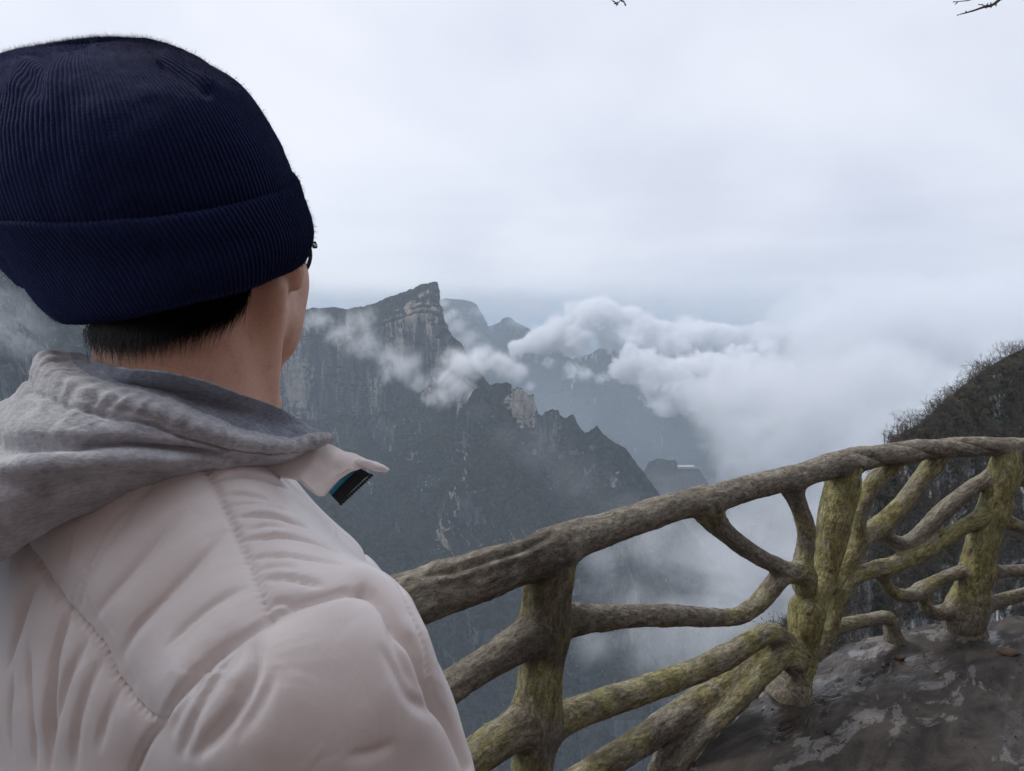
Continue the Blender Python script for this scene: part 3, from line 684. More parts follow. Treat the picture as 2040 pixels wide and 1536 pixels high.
def body_sdf(p):
    d = np.full(len(p), 0.3)
    m = np.linalg.norm(p - HC - [0, 0, -0.06], axis=1) < 0.30
    if m.any():
        q = p[m]
        h = ellip(q, hd(0, -0.012, 0.006), (0.076, 0.092, 0.098), HAX)
        h = smin(h, ellip(q, hd(0, 0.030, -0.057), (0.060, 0.060, 0.074), HAX), 0.035)
        h = smin(h, seg_dist(q, hd(0.058, 0.0, -0.075), hd(0.018, 0.070, -0.112), 0.014, 0.016)[0], 0.03)
        h = smin(h, seg_dist(q, hd(-0.058, 0.0, -0.075), hd(-0.018, 0.070, -0.112), 0.014, 0.016)[0], 0.03)
        h = smin(h, seg_dist(q, hd(0.014, 0.076, -0.110), hd(-0.014, 0.076, -0.110), 0.016, 0.016)[0], 0.02)
        for s in (-1, 1):
            h = smin(h, ellip(q, hd(0.044 * s, 0.056, -0.034), (0.024, 0.026, 0.028), HAX), 0.02)
            h = smin(h, ellip(q, hd(0.041 * s, 0.036, -0.070), (0.022, 0.032, 0.034), HAX), 0.03)
            h = smin(h, seg_dist(q, hd(0.012 * s, 0.086, 0.016), hd(0.045 * s, 0.076, 0.018), 0.010, 0.008)[0], 0.014)      # brow
            h = smax(h, -ellip(q, hd(0.031 * s, 0.100, -0.004), (0.017, 0.016, 0.011), HAX), 0.012)                           # eye socket
            h = smin(h, ellip(q, hd(0.031 * s, 0.080, -0.004), (0.0125, 0.0125, 0.0115), HAX), 0.003)                         # eye
            h = smin(h, ellip(q, hd(0.014 * s, 0.097, -0.050), (0.009, 0.010, 0.008), HAX), 0.008)                            # nostril wing
        h = smin(h, seg_dist(q, hd(0, 0.089, 0.006), hd(0, 0.112, -0.044), 0.007, 0.011)[0], 0.014)
        h = smin(h, seg_dist(q, hd(-0.020, 0.090, -0.078), hd(0.020, 0.090, -0.078), 0.006, 0.006)[0], 0.010)
        h = smin(h, seg_dist(q, hd(-0.016, 0.089, -0.088), hd(0.016, 0.089, -0.088), 0.007, 0.007)[0], 0.008)
        h = smax(h, -seg_dist(q, hd(-0.022, 0.102, -0.083), hd(0.022, 0.102, -0.083), 0.0035, 0.0035)[0], 0.004)
        for s in (-1, 1):                                                                                                    # ears
            ax = np.stack([HR_ * 0.9 * s + HF * -0.42, HF * 0.9 + HR_ * 0.42 * s, HU])
            ec = hd(0.079 * s, -0.004, -0.010)
            e_ = ellip(q, ec, (0.007, 0.018, 0.032), ax)
            e_ = smin(e_, seg_dist(q, ec - HU * 0.028 + HF * 0.004, ec - HU * 0.036 + HF * 0.005, 0.008, 0.0072)[0], 0.008)
            e_ = smax(e_, -ellip(q, ec + HR_ * 0.010 * s + HF * 0.004, (0.006, 0.010, 0.018), ax), 0.004)
            h = smin(h, e_, 0.006)
        n_ = seg_dist(q, neck0, neck1, 0.0645, 0.0610)[0]
        n_ = smin(n_, seg_dist(q, hd(0.069, -0.022, -0.055), neck0 + BF * 0.055 + BR * 0.02, 0.013, 0.012)[0], 0.022)         # neck muscle on the turned side
        n_ = smin(n_, seg_dist(q, P(527, 768, 0.565), P(532, 805, 0.555), 0.010, 0.011)[0], 0.02)                            # larynx
        h = smin(h, n_, 0.012)
        d[m] = h
    t = ellip(p, bd(0, 0.02, 1.16), (0.155, 0.095, 0.22), np.stack([BR, BF, [0, 0, 1]]))
    t = smin(t, ellip(p, bd(0, 0.0, 0.90), (0.150, 0.10, 0.14), np.stack([BR, BF, [0, 0, 1]])), 0.08)
    t = smin(t, seg_dist(p, neck0, neck0 + [0, 0, -0.16], 0.058, 0.060)[0], 0.05)
    for S_, E_, W_ in ((SR, ER, WR), (SL, EL, WL)):
        t = smin(t, seg_dist(p, S_, E_, 0.052, 0.042)[0], 0.05)
        t = smin(t, seg_dist(p, E_, W_, 0.042, 0.028)[0], 0.02)
    for K_, F_, s in ((KNR, FEETR, 1), (KNL, FEETL, -1)):
        t = smin(t, seg_dist(p, bd(0.085 * s, 0, 0.84), K_, 0.082, 0.055)[0], 0.05)
        t = smin(t, seg_dist(p, K_, F_ + [0, 0, 0.05], 0.055, 0.038)[0], 0.02)
        t = smin(t, seg_dist(p, F_ + [0, 0, 0.01], F_ + BF * 0.17 + [0, 0, -0.01], 0.038, 0.028)[0], 0.02)
    for fl, pc in ((FING, HANDP + HN * 0.035 + np.array([0, 0, RR + 0.008])), (FINGR, PALMR)):
        m = box_near(p, pc, 0.2)
        if m.any():
            q = p[m]; tm = t[m]
            if fl is FING: pl = seg_dist(q, WL, HANDP + HN * 0.03 + [0, 0, RR + 0.012], 0.024, 0.020)[0]
            else: pl = seg_dist(q, WR, PALMR, 0.026, 0.022)[0]
            if fl is FING:
                for k in range(4): pl = smin(pl, seg_dist(q, WL + (HANDP - WL) * 0.35, fl[k][0][0], 0.018, 0.012)[0], 0.012)
            else:
                for k in range(4): pl = smin(pl, seg_dist(q, WR, fl[k][0][0], 0.018, 0.012)[0], 0.012)
            for pts, rr in fl:
                for a in range(len(pts) - 1): pl = smin(pl, seg_dist(q, np.asarray(pts[a]), np.asarray(pts[a + 1]), rr[a], rr[a + 1])[0], 0.003)
            t[m] = smin(tm, pl, 0.012)
    return smin(d, t, 0.02)
allp = np.array([HC, SR, SL, ER, WR, EL, WL, HANDP, FEETR, FEETL])
v, f, n = sdf_mesh(body_sdf, allp.min(0) - 0.28, allp.max(0) + 0.28, 0.0036, lip=1.5, project=1)
feet = 0.5 * (FEETR + FEETL); feet[2] = 0
person = mesh('person', v, f, M_SKIN, None, loc=feet)
tag(person, 'person seen from behind in navy beanie, grey hood and pale puffer jacket', 'person')

# ---- beanie: crown and turned-up cuff
crown = [((40, 560), (606, 470), (325, 560), 0.535, 0.100),
         ((-20, 480), (588, 405), (286, 492), 0.535, 0.107),
         ((-52, 405), (572, 343), (262, 428), 0.535, 0.118),
         ((-74, 330), (544, 276), (236, 352), 0.535, 0.122),
         ((-80, 255), (505, 213), (214, 275), 0.535, 0.121),
         ((-66, 188), (462, 160), (200, 205), 0.535, 0.114),
         ((-40, 140), (410, 122), (188, 155), 0.535, 0.100),
         ((-4, 112), (352, 97), (178, 122), 0.535, 0.080),
         ((50, 99), (300, 84), (176, 104), 0.535, 0.050),
         ((110, 90), (245, 80), (178, 92), 0.535, 0.028),
         ((160, 85), (200, 82), (180, 85), 0.535, 0.008)]
NR = 200                                     # knitted ribs round the hat
q, ph = rings(crown, 1200, 13)
nr, npn = q.shape[:2]
cen = q.mean(1, keepdims=True); nrm = vnormals(q.reshape(-1, 3), grid_faces(nr, npn, False, True)).reshape(nr, npn, 3)
if ((q - cen) * nrm).sum() < 0: nrm = -nrm
tt = np.linspace(0, 1, nr)[:, None]; u = ph[None] / (2 * math.pi) * NR
flat = q.reshape(-1, 3)
dsp = 0.0007 * np.abs(np.sin(math.pi * u)) * np.clip((0.93 - tt) / 0.2, 0, 1) + (0.0045 * fbm(flat * 13, 3, 0.5, seed=31)).reshape(nr, npn) + (0.0006 * fbm(flat * 150, 3, 0.6, seed=33)).reshape(nr, npn)
xq, yq, _ = to_px(flat); xq = xq.reshape(nr, npn); yq = yq.reshape(nr, npn)
def pxline(x, y, pts, wd):
    best = np.full(x.shape, 1e9)
    for (x0, y0), (x1, y1) in zip(pts[:-1], pts[1:]):
        t = np.clip(((x - x0) * (x1 - x0) + (y - y0) * (y1 - y0)) / ((x1 - x0) ** 2 + (y1 - y0) ** 2), 0, 1)
        best = np.minimum(best, np.hypot(x - x0 - t * (x1 - x0), y - y0 - t * (y1 - y0)))
    return np.exp(-(best / wd) ** 2)
near = (np.sin(ph)[None] > 0)
dsp += near * (-0.0034 * pxline(xq, yq, [(60, 150), (72, 178), (88, 120)], 18) + 0.0022 * pxline(xq, yq, [(30, 170), (48, 120)], 18) + 0.0018 * pxline(xq, yq, [(105, 165), (110, 112)], 18))
dsp += near * (0.0032 * pxline(xq, yq, [(330, 112), (380, 140), (420, 170)], 9) - 0.0035 * pxline(xq, yq, [(322, 124), (372, 154), (412, 186)], 9))
q = q + nrm * dsp[..., None]
MBc = MB(); vv = q.reshape(-1, 3)
pole = q[-1].mean(0) + UP * 0.001
faces = [grid_faces(nr, npn, False, True), np.array([[(nr - 1) * npn + i, (nr - 1) * npn + (i + 1) % npn, nr * npn] for i in range(npn)])]
uv = np.c_[np.repeat(u, nr, 0).ravel(), np.repeat(tt * 90, npn, 1).ravel()]
uv = np.vstack([uv, [[0, 90]]]); vv = np.vstack([vv, pole])
# fibres standing off the wool
rs = np.random.RandomState(3)
def fuzz(q, nrm, uvs, count, ln, wd):
    nr_, np_ = q.shape[:2]; i = rs.randint(1, nr_ - 1, count); k = rs.randint(0, np_, count)
    a = q[i, k]; nn = nrm[i, k]; dr = nn + rs.normal(size=(count, 3)) * 0.9; dr /= np.linalg.norm(dr, axis=1)[:, None]
    L = ln * (0.3 + rs.rand(count) ** 2 * 1.4); dr2 = dr + rs.normal(size=(count, 3)) * 0.8
    b = a + dr * (L * 0.5)[:, None]; c = b + dr2 / np.linalg.norm(dr2, axis=1)[:, None] * (L * 0.5)[:, None]
    sd = np.cross(dr, rs.normal(size=(count, 3))); sd /= np.linalg.norm(sd, axis=1)[:, None]
    w_ = (wd * (0.6 + rs.rand(count)))[:, None]
    V = np.stack([a - sd * w_, a + sd * w_, b - sd * w_ * 0.7, b + sd * w_ * 0.7, c], 1)
    o_ = np.arange(count)[:, None] * 5
    return V.reshape(-1, 3), np.concatenate([o_ + [0, 1, 3], o_ + [0, 3, 2], o_ + [2, 3, 4]]), np.repeat(np.stack([uvs[0][i, k], uvs[1][i, k]], 1), 5, 0)
U2 = np.repeat(u, nr, 0); V2 = np.repeat(tt * 90, npn, 1)
fv1, ff1, fu1 = fuzz(q, nrm, (U2, V2), 42000, 0.0042, 0.00006)
faces.append(ff1 + len(vv)); vv = np.vstack([vv, fv1]); uv = np.vstack([uv, fu1])
beanie = mesh('beanie', vv, faces, M_KNIT, person, uv=uv)
cuff = [((122, 628), (600, 512), (363, 612), 0.535, 0.103),
        ((100, 612), (607, 498), (356, 601), 0.535, 0.112),
        ((60, 570), (616, 464), (340, 562), 0.535, 0.117),
        ((15, 512), (611, 428), (316, 514), 0.535, 0.119),
        ((-32, 440), (594, 378), (283, 470), 0.535, 0.123),
        ((-52, 405), (584, 349), (266, 446), 0.535, 0.123),
        ((-52, 400), (574, 343), (262, 437), 0.535, 0.1185)]
q, ph = rings(cuff, 1200, 9); nr, npn = q.shape[:2]
nrm = vnormals(q.reshape(-1, 3), grid_faces(nr, npn, False, True)).reshape(nr, npn, 3)
if ((q - q.mean(1, keepdims=True)) * nrm).sum() < 0: nrm = -nrm
tt = np.linspace(0, 1, nr)[:, None]; u = ph[None] / (2 * math.pi) * NR; flat = q.reshape(-1, 3)
dsp = 0.0009 * np.abs(np.sin(math.pi * u)) + (0.0028 * fbm(flat * 16, 3, 0.5, seed=41) + 0.0006 * fbm(flat * 150, 3, 0.6, seed=43)).reshape(nr, npn)
q = q + nrm * dsp[..., None]
inner = q[0] - nrm[0] * 0.006 + (q[3].mean(0) - q[0].mean(0)) * 0.25
inner2 = q[0] - nrm[0] * 0.003 - (q[3].mean(0) - q[0].mean(0)) * 0.012
qq = np.concatenate([inner[None], inner2[None], q]); nr2 = nr + 2
U2 = np.repeat(u, nr2, 0); V2 = np.repeat(np.linspace(0, 46, nr2)[:, None], npn, 1)
vv = qq.reshape(-1, 3); uv = np.c_[U2.ravel(), V2.ravel()]
fv1, ff1, fu1 = fuzz(q, nrm, (U2[2:], V2[2:]), 20000, 0.0036, 0.00006)
mesh('cuff', np.vstack([vv, fv1]), [grid_faces(nr2, npn, False, True), ff1 + len(vv)], M_KNIT, beanie, uv=np.vstack([uv, fu1]))

# ---- cropped hair showing under the cuff
def hit(f, px, py, d0=0.30, d1=0.75):
    """first point where the pixel rays meet a distance field"""
    r = ray(np.asarray(px, float), np.asarray(py, float)); t = np.full(len(r), d0); L = np.linalg.norm(r, axis=1)
    for _ in range(70):
        t = t + np.clip(f(CAM + r * t[:, None]) / L * 0.7, -0.01, 0.03)
    ok = (np.abs(f(CAM + r * t[:, None])) < 0.003) & (t < d1)
    return CAM + r * t[:, None], ok
N_H = 5200
x0 = 158 + (505 - 158) * rs.rand(N_H) ** 0.85
arc_y = np.interp(x0, [150, 247, 346, 445, 534], [640, 640, 616, 590, 562])
hl = np.interp(x0, [155, 175, 215, 260, 310, 350, 400, 440, 475, 500, 520], [668, 688, 686, 690, 680, 670, 660, 645, 622, 600, 575])
k = rs.rand(N_H)
y0 = arc_y - 22 + (hl - arc_y - 6) * (k ** 1.5) * 0.9
ln = (hl - y0 + 6) * (0.45 + 0.60 * rs.rand(N_H)) + 8 + 48 * rs.rand(N_H) ** 4 + 10 * np.clip((x0 - 330) / 120, 0, 1) * rs.rand(N_H)
root, ok = hit(body_sdf, x0, y0)
x1 = x0 + (6 - 0.13 * (x0 - 155) + rs.normal(size=N_H) * 10) ; y1 = y0 + ln
tip, ok2 = hit(body_sdf, x1, y1)
root, tip = root[ok & ok2], tip[ok & ok2]; nH = len(root)
gr = grad_of(body_sdf, root); gr /= np.linalg.norm(gr, axis=1)[:, None]
g2 = grad_of(body_sdf, tip); g2 /= np.linalg.norm(g2, axis=1)[:, None]
lift = 0.001 + 0.005 * rs.rand(nH)[:, None]
midp = 0.5 * (root + tip) + gr * (lift + 0.002); tip = tip + g2 * lift * 0.8 + rs.normal(size=(nH, 3)) * 0.0024
sd = np.cross(tip - root, FW); sd /= np.linalg.norm(sd, axis=1)[:, None] + 1e-9
wd = 0.00015
V = np.stack([root - gr * 0.001 - sd * wd, root - gr * 0.001 + sd * wd, midp - sd * wd, midp + sd * wd, tip], 1).reshape(-1, 3)
o_ = np.arange(nH)[:, None] * 5
hv = [V]; hf = [o_ + [0, 1, 3], o_ + [0, 3, 2], o_ + [2, 3, 4]]
mesh('hair', V, np.concatenate(hf), M_HAIR, person)

# ---- spectacles, mostly hidden by hat and cheek
gl = empty('glasses', hd(0, 0.09, 0)); gl.parent = person; gl.location = tuple(hd(0, 0.1, -0.005) - np.array(person.location))
hinge = P(627, 489, 0.590)
off = hinge - hd(0.073, 0.086, 0.006)
for s in (1, -1):
    c = hd(0.036 * s, 0.104, -0.012) + (off if s > 0 else off * 0.6)
    a_ = np.linspace(0, 2 * math.pi, 40)
    ra, rb = 0.0275, 0.0225
    out_ = HR_ * 0.95 * s - HF * 0.30; out_ /= np.linalg.norm(out_)
    path = np.array([c + out_ * ra * np.sign(math.cos(t)) * abs(math.cos(t)) ** 0.9 + HU * rb * math.sin(t) for t in a_])
    if s > 0:
        # the outer end of this rim shows past the cheek
        shift = P(618.5, 507, 0.592) - path[np.argmin(np.abs(a_ - 0))]; path = path + shift; c = c + shift
    b = MB(); b.add(*tube(path, 0.0019, 8)); rim = b.build('rim', M_FRAME, gl)
    dv = np.vstack([path[:-1], [c]]); nn_ = len(path) - 1
    mesh('lens', dv, np.array([[i, (i + 1) % nn_, nn_] for i in range(nn_)]), M_LENS, gl)
    hp = hinge if s > 0 else hd(-0.071, 0.09, 0.006) + off * 0.6
    tp = np.array([path[np.argmin(np.abs(a_ - 0.5))], hp, hp - HF * 0.02 + HR_ * 0.002 * s, hd(0.079 * s, 0.01, 0.010), hd(0.078 * s, -0.018, -0.004)])
    b = MB(); b.add(*tube(catmull(tp, 6), 0.0020, 6)); b.build('temple', M_FRAME, gl)
    b = MB(); b.add(*tube(np.array([hp - HU * 0.0022 + HF * 0.001, hp, hp + HU * 0.0034 - HF * 0.001]), [0.0022, 0.0027, 0.0016], 6)); b.build('hinge', M_GOLD if s < 0 else M_FRAME, gl)
b = MB(); b.add(*tube(catmull(np.array([hd(0.012, 0.116, -0.004) + off * 0.8, hd(0, 0.120, 0.0) + off * 0.8, hd(-0.012, 0.116, -0.004) + off * 0.6]), 6), 0.0012, 6)); b.build('bridge', M_FRAME, gl)

# ---- puffer jacket
_zz = np.array([0.62, 0.75, 0.90, 1.05, 1.16, 1.24, 1.30, 1.35, 1.40, 1.46])
_ww = np.array([0.220, 0.236, 0.246, 0.248, 0.228, 0.190, 0.140, 0.092, 0.070, 0.06])
_hh = np.array([0.130, 0.145, 0.150, 0.155, 0.150, 0.135, 0.112, 0.092, 0.085, 0.08])
_bb = np.array([0.030, 0.035, 0.050, 0.058, 0.052, 0.038, 0.024, 0.010, 0.010, 0.012])
_zs = np.linspace(0.62, 1.46, 200)
def _sm(a): 
    t = np.interp(_zs, _zz, a); k_ = np.hanning(25); return np.convolve(np.pad(t, 12, 'edge'), k_ / k_.sum(), 'valid')
_ws, _hs, _bs = _sm(_ww), _sm(_hh), _sm(_bb)
def jacket_parts(p):
    q = p - [NB[0], NB[1], 0]; a, b, z = q @ BR + 0.024, q @ BF, p[:, 2]
    w_, h_, b_ = np.interp(z, _zs, _ws), np.interp(z, _zs, _hs), np.interp(z, _zs, _bs)
    ea, eb = a / w_, (b - b_) / h_
    k0 = np.sqrt(ea ** 2 + eb ** 2); k1 = np.sqrt((a / w_ ** 2) ** 2 + ((b - b_) / h_ ** 2) ** 2)
    t = np.where(k1 > 1e-6, k0 * (k0 - 1) / np.maximum(k1, 1e-6), -0.1)
    t = smax(t, np.maximum(z - 1.385, 0.66 - z), 0.04)
    for s in (1, -1):
        t = smin(t, seg_dist(p, bd(0.05 * s, -0.008, 1.318), (SR if s > 0 else SL) + [0, 0, -0.004], 0.058, 0.070)[0], 0.05)
    ar = smin(seg_dist(p, SR, ER, 0.074, 0.076)[0], seg_dist(p, ER, WR, 0.076, 0.050)[0], 0.03)
    al = smin(seg_dist(p, SL, EL, 0.080, 0.068)[0], seg_dist(p, EL, WL + (EL - WL) * 0.22, 0.060, 0.040)[0], 0.03)
    return t, ar, al
def jacket_sdf(p):
    t, ar, al = jacket_parts(p)
    return smin(smin(t, ar, 0.035), al, 0.035)
jl = np.array([SR, SL, ER, WR, EL, WL, bd(0, 0, 0.62), bd(0, 0, 1.45)])
JH = 0.0018
jv, jf, jn = sdf_mesh(jacket_sdf, jl.min(0) - 0.22, jl.max(0) + 0.22, JH, lip=1.7, project=2)
Z2 = lambda pts: [(x / 1.753, 660 + y / 1.753) for x, y in pts]
Z3 = lambda pts: [(480 + x / 2.146, 820 + y / 2.146) for x, y in pts]
# (points, groove depth, groove half width, puff height, puff half width, stitched)
SEAMS = [
 (Z2([(700, 430), (722, 490), (760, 560), (800, 640), (840, 735), (880, 830), (915, 920), (945, 1008)]), .0032, .0026, .0018, .018, 1),
 (Z2([(1265, 925), (1210, 928), (1150, 940), (1050, 965), (945, 1010), (850, 1080), (720, 1185), (580, 1355), (520, 1440), (470, 1540), (440, 1620)]), .0048, .0027, .0025, .022, 0),
 (Z2([(1265, 925), (1300, 945), (1330, 985), (1375, 1065), (1410, 1110), (1450, 1200), (1490, 1290)]) + Z3([(834, 1374 - 820 + 640), (850, 1310), (890, 1400), (945, 1536)])[1:], .0060, .0034, .0045, .016, 0),
 (Z2([(60, 700), (150, 820), (240, 960), (320, 1040), (370, 1100), (420, 1200), (490, 1285), (565, 1365)]), .0040, .0027, .0022, .024, 1),
 (Z2([(560, 470), (500, 560), (380, 680), (330, 780), (280, 900), (245, 1000), (225, 1160), (190, 1400)]), .0013, .0018, .0000, .02, 1),
 (Z2([(620, 440), (530, 540), (440, 660), (370, 760), (320, 850), (290, 960)]), .0013, .0018, .0005, .02, 1),
 (Z2([(880, 440), (960, 490), (1040, 560), (1100, 610), (1180, 690), (1260, 780), (1330, 870)]), .0018, .0021, .0014, .016, 1),
 (Z3([(500, 560), (550, 660), (600, 740), (640, 850), (700, 980), (750, 1090), (800, 1230)]), .0027, .0022, .0018, .014, 1),
 (Z3([(640, 740), (680, 850), (740, 1000), (790, 1180), (810, 1240), (880, 1400), (930, 1536)]), .0027, .0021, .0018, .012, 1),
]
WR_L = []
for pts, am in [
 ([(745, 520), (830, 510), (920, 522), (1010, 555)], 1.2), ([(775, 575), (850, 578), (960, 600)], .8), ([(800, 612), (900, 612), (1000, 625)], .7), ([(820, 655), (940, 655), (1080, 685)], 1.4),
 ([(845, 735), (1000, 727), (1110, 750), (1200, 790)], 1.5), ([(870, 800), (1000, 800), (1100, 815), (1190, 842)], 1.2), ([(905, 880), (1000, 880), (1130, 912)], 1.3), ([(930, 965), (990, 955), (1040, 968)], .8),
 ([(850, 700), (930, 692), (1010, 700)], .6), ([(890, 845), (960, 840), (1050, 850)], .6)]:
    WR_L.append((Z2(pts), .0028 * am, .0019, .0011 * am, .006))
for pts, am in [
 ([(640, 620), (560, 730), (480, 830), (390, 940), (330, 1010)], .7), ([(800, 700), (720, 790), (610, 910), (500, 1030), (430, 1150)], 1.0), ([(880, 900), (800, 940), (700, 1010), (600, 1110)], .9), ([(870, 1040), (790, 1110), (700, 1220), (620, 1310)], 1.0),
 ([(150, 840), (105, 960), (60, 1090), (30, 1190)], 1.5), ([(250, 960), (215, 1180), (190, 1380), (180, 1540)], 1.7), ([(130, 1060), (120, 1200), (130, 1350), (125, 1540)], 1.1), ([(330, 1060), (270, 1200), (220, 1340), (190, 1460)], 1.3), ([(60, 1180), (40, 1320), (45, 1500)], 1.0),
 ([(380, 1110), (330, 1260), (290, 1400), (270, 1540)], 1.0), ([(440, 1230), (400, 1340), (360, 1460)], 0.8)]:
    WR_L.append((Z2(pts), .0024 * am, .0030, .0014 * am, .013))
for pts, am in [
 ([(880, 1075), (905, 1170), (860, 1290), (780, 1400), (700, 1480)], 2.0), ([(860, 1090), (800, 1190), (720, 1330), (650, 1480)], 1.6), ([(760, 1170), (690, 1280), (620, 1400)], 1.0), ([(980, 1170), (930, 1290), (840, 1420)], 0.7),
 ([(1300, 1100), (1360, 1190), (1410, 1280), (1500, 1340)], 1.1), ([(1380, 1430), (1300, 1470), (1200, 1490)], .6), 
 ([(1330, 1010), (1360, 1110), (1400, 1200), (1440, 1260)], 0.9)]:
    WR_L.append((Z2(pts), .0026 * am, .0036, .0014 * am, .017))
jd = np.zeros(len(jv)); 
vis = (jn @ (-FW) > -0.35) & (jv[:, 2] > 0.95)
vi = np.nonzero(vis)[0]
def carve(pts, depth, wd, puff, pw, stitch=0, taper=False):
    a = resample(catmull(np.array(pts, float), 6), 60)
    h3, ok = hit(jacket_sdf, a[:, 0], a[:, 1])
    h3 = h3[ok]
    if len(h3) < 4: return
    jump = np.linalg.norm(np.diff(h3, axis=0), axis=1)
    if jump.max() > 0.08: h3 = h3[:int(np.argmax(jump > 0.08)) + 1]
    if len(h3) < 4: return
    ln_ = resample(h3, 28); R_ = max(3.2 * wd, 4.0 * pw, 0.05 if stitch else 0)
    c = vi[((jv[vi] > ln_.min(0) - R_) & (jv[vi] < ln_.max(0) + R_)).all(1)]
    if not len(c): return
    d, arc, L = poly_dist(jv[c], ln_)
    env = np.clip(np.minimum(arc, L - arc) / (0.30 * L), 0, 1) ** 0.8 if taper else 1.0
    g = np.exp(-(d / wd) ** 2)
    if stitch: g = g * (0.72 + 0.28 * np.cos(arc * 2 * math.pi / 0.0046))
    pf = np.clip(d / pw, 0, 6); pf = pf * np.exp(0.5 - 0.5 * pf ** 2)          # rises beside the line, dies away
    # gathers running off a stitched seam
    if stitch and depth > .003:
        gat = fbm(np.c_[arc * 75, d * 12, arc * 0], 2, 0.5, seed=6) * np.exp(-(d / 0.016) ** 2) * 0.0016
    else: gat = 0
    jd[c] += env * (-depth * g + puff * pf) + gat
for pts, dp_, wd_, pf_, pw_, st_ in SEAMS: carve(pts, dp_, wd_, pf_, pw_, st_)
for pts, dp_, wd_, pf_, pw_ in WR_L: carve(pts, dp_, wd_, pf_, pw_, 0, True)
jd += 0.0016 * fbm(jv * 6, 2, 0.5, seed=51) + 0.0007 * fbm(jv @ np.array([[22, 5, 0], [-8, 20, 8], [0, 6, 12.0]]), 3, 0.55, seed=52) * np.clip(perlin(jv * 9, 55) * 2 + 0.5, 0, 1)
jv = jv + jn * jd[:, None]
jn2 = vnormals(jv, jf)
tP, aR, aL = jacket_parts(jv)
reg = np.where((aR < tP - 0.012) | ((aR < tP + 0.02) & (((jv - SR) @ BR) > 0.006)), 1, np.where((aL < tP - 0.012) | ((aL < tP + 0.02) & (((jv - SL) @ BR) < -0.006)), 2, 0))
rf_ = reg[jf]; pick = np.where(rf_[:, 0] == rf_[:, 2], rf_[:, 0], rf_[:, 1])
u_, f_ = split_part(jv, jf, pick == 0)
jacket = mesh('jacket', jv[u_], f_, M_JACKET, person, normals=jn2[u_])
for r_ in (1, 2):
    u_, f_ = split_part(jv, jf, pick == r_); mesh('sleeve', jv[u_], f_, M_JACKET, jacket, normals=jn2[u_])

# ---- jacket collar: standing flap, teal binding, black ribbing
def patch(name, rows, mat, parent, per=10, thick=0.004, noise=0.0, seed=0):
    """thick sheet through rows of (px, py, depth) control points"""
    g = np.stack([Pl(r) for r in rows]); nu_, nv2 = g.shape[:2]
    g = np.stack([catmull(g[:, k], per) for k in range(nv2)], 1); g = np.stack([catmull(r, per) for r in g], 0)
    a, b, _ = g.shape; v0 = g.reshape(-1, 3); f0 = grid_faces(a, b); n0 = vnormals(v0, f0)
    if (n0 @ FW).sum() > 0: n0 = -n0; f0 = f0[:, ::-1]
    v0 = v0 + n0 * (noise * fbm(v0 * 45, 3, 0.5, seed=seed))[:, None]
    v1 = v0 - n0 * thick
    idx = np.arange(a * b).reshape(a, b); loop = np.r_[idx[0, :-1], idx[:-1, -1], idx[-1, :0:-1], idx[:0:-1, 0]]
    l2 = np.roll(loop, -1); sidef = np.stack([loop, l2, l2 + a * b, loop + a * b], 1)
    return mesh(name, np.vstack([v0, v1]), [f0, f0[:, ::-1] + a * b, sidef], mat, parent)
patch('collar', [[(520, 896, .498), (610, 880, .500), (650, 884, .502), (686, 899, .503), (706, 903, .503), (728, 913, .505)],
                 [(518, 908, .492), (605, 898, .492), (645, 905, .494), (676, 914, .495), (702, 918, .496), (726, 926, .500)],
                 [(516, 920, .487), (600, 918, .486), (636, 932, .488), (664, 940, .490), (692, 936, .492), (714, 936, .496)],
                 [(514, 932, .483), (594, 936, .481), (624, 954, .483), (646, 968, .485), (664, 968, .488), (690, 944, .494)],
                 [(514, 946, .480), (590, 952, .477), (618, 972, .479), (640, 988, .482), (654, 984, .487), (668, 962, .492)]], M_JACKET, jacket, noise=0.0022, seed=61)
# rolled-over point of the collar
tip_ = np.array([(706, 922, .498), (722, 922, .499), (738, 926, .500), (752, 931, .502), (765, 935, .504), (776, 936, .505)], float)
tw3 = catmull(Pl(tip_), 6); rr_ = np.interp(np.linspace(0, 1, len(tw3)), [0, .15, .45, .75, .93, 1], [.0030, .0050, .0054, .0044, .0026, .0006])
tv, tf = tube(tw3, rr_, 20); tcn = np.repeat(tw3, 20, 0); tv = tcn + (tv - tcn) * np.array([1, 0.7, 0.66]) * (1 + 0.40 * fbm(tv * 120, 3, seed=9))[:, None]
mesh('collar_point', tv, tf, M_JACKET, jacket)
bt = catmull(Pl([(716, 929, .500), (703, 938, .4965), (688, 952, .494), (672, 968, .4905), (658, 984, .488)]), 8)
bv, bf_ = tube(bt, 0.0019, 8); mesh('binding', bv, bf_, M_TEAL, jacket)
patch('ribbing', [[(716, 932, .506), (727, 938, .506), (734, 942, .506), (739, 945, .507)],
                  [(702, 944, .503), (714, 952, .503), (718, 955, .503), (721, 957, .503)],
                  [(688, 958, .500), (698, 968, .500), (702, 972, .500), (704, 974, .500)],
                  [(674, 972, .497), (683, 983, .497), (687, 988, .497), (689, 991, .497)],
                  [(660, 986, .494), (668, 994, .494), (674, 1000, .494), (677, 1003, .494)]], M_BLACK, jacket, thick=0.004)
tb_ = MB()
for k in range(15):
    t = k / 14.0; x, y = 739 - 61 * t, 945 + 57 * t
    c = P(x + 1.5, y + 1.0, .505 - .010 * t); tb_.add(*tube(np.array([c - RT * 0.0012, c + RT * 0.0010 - UP * 0.0008]), [0.0013, 0.0009], 6))
tb_.build('zip', M_BLACK, jacket)

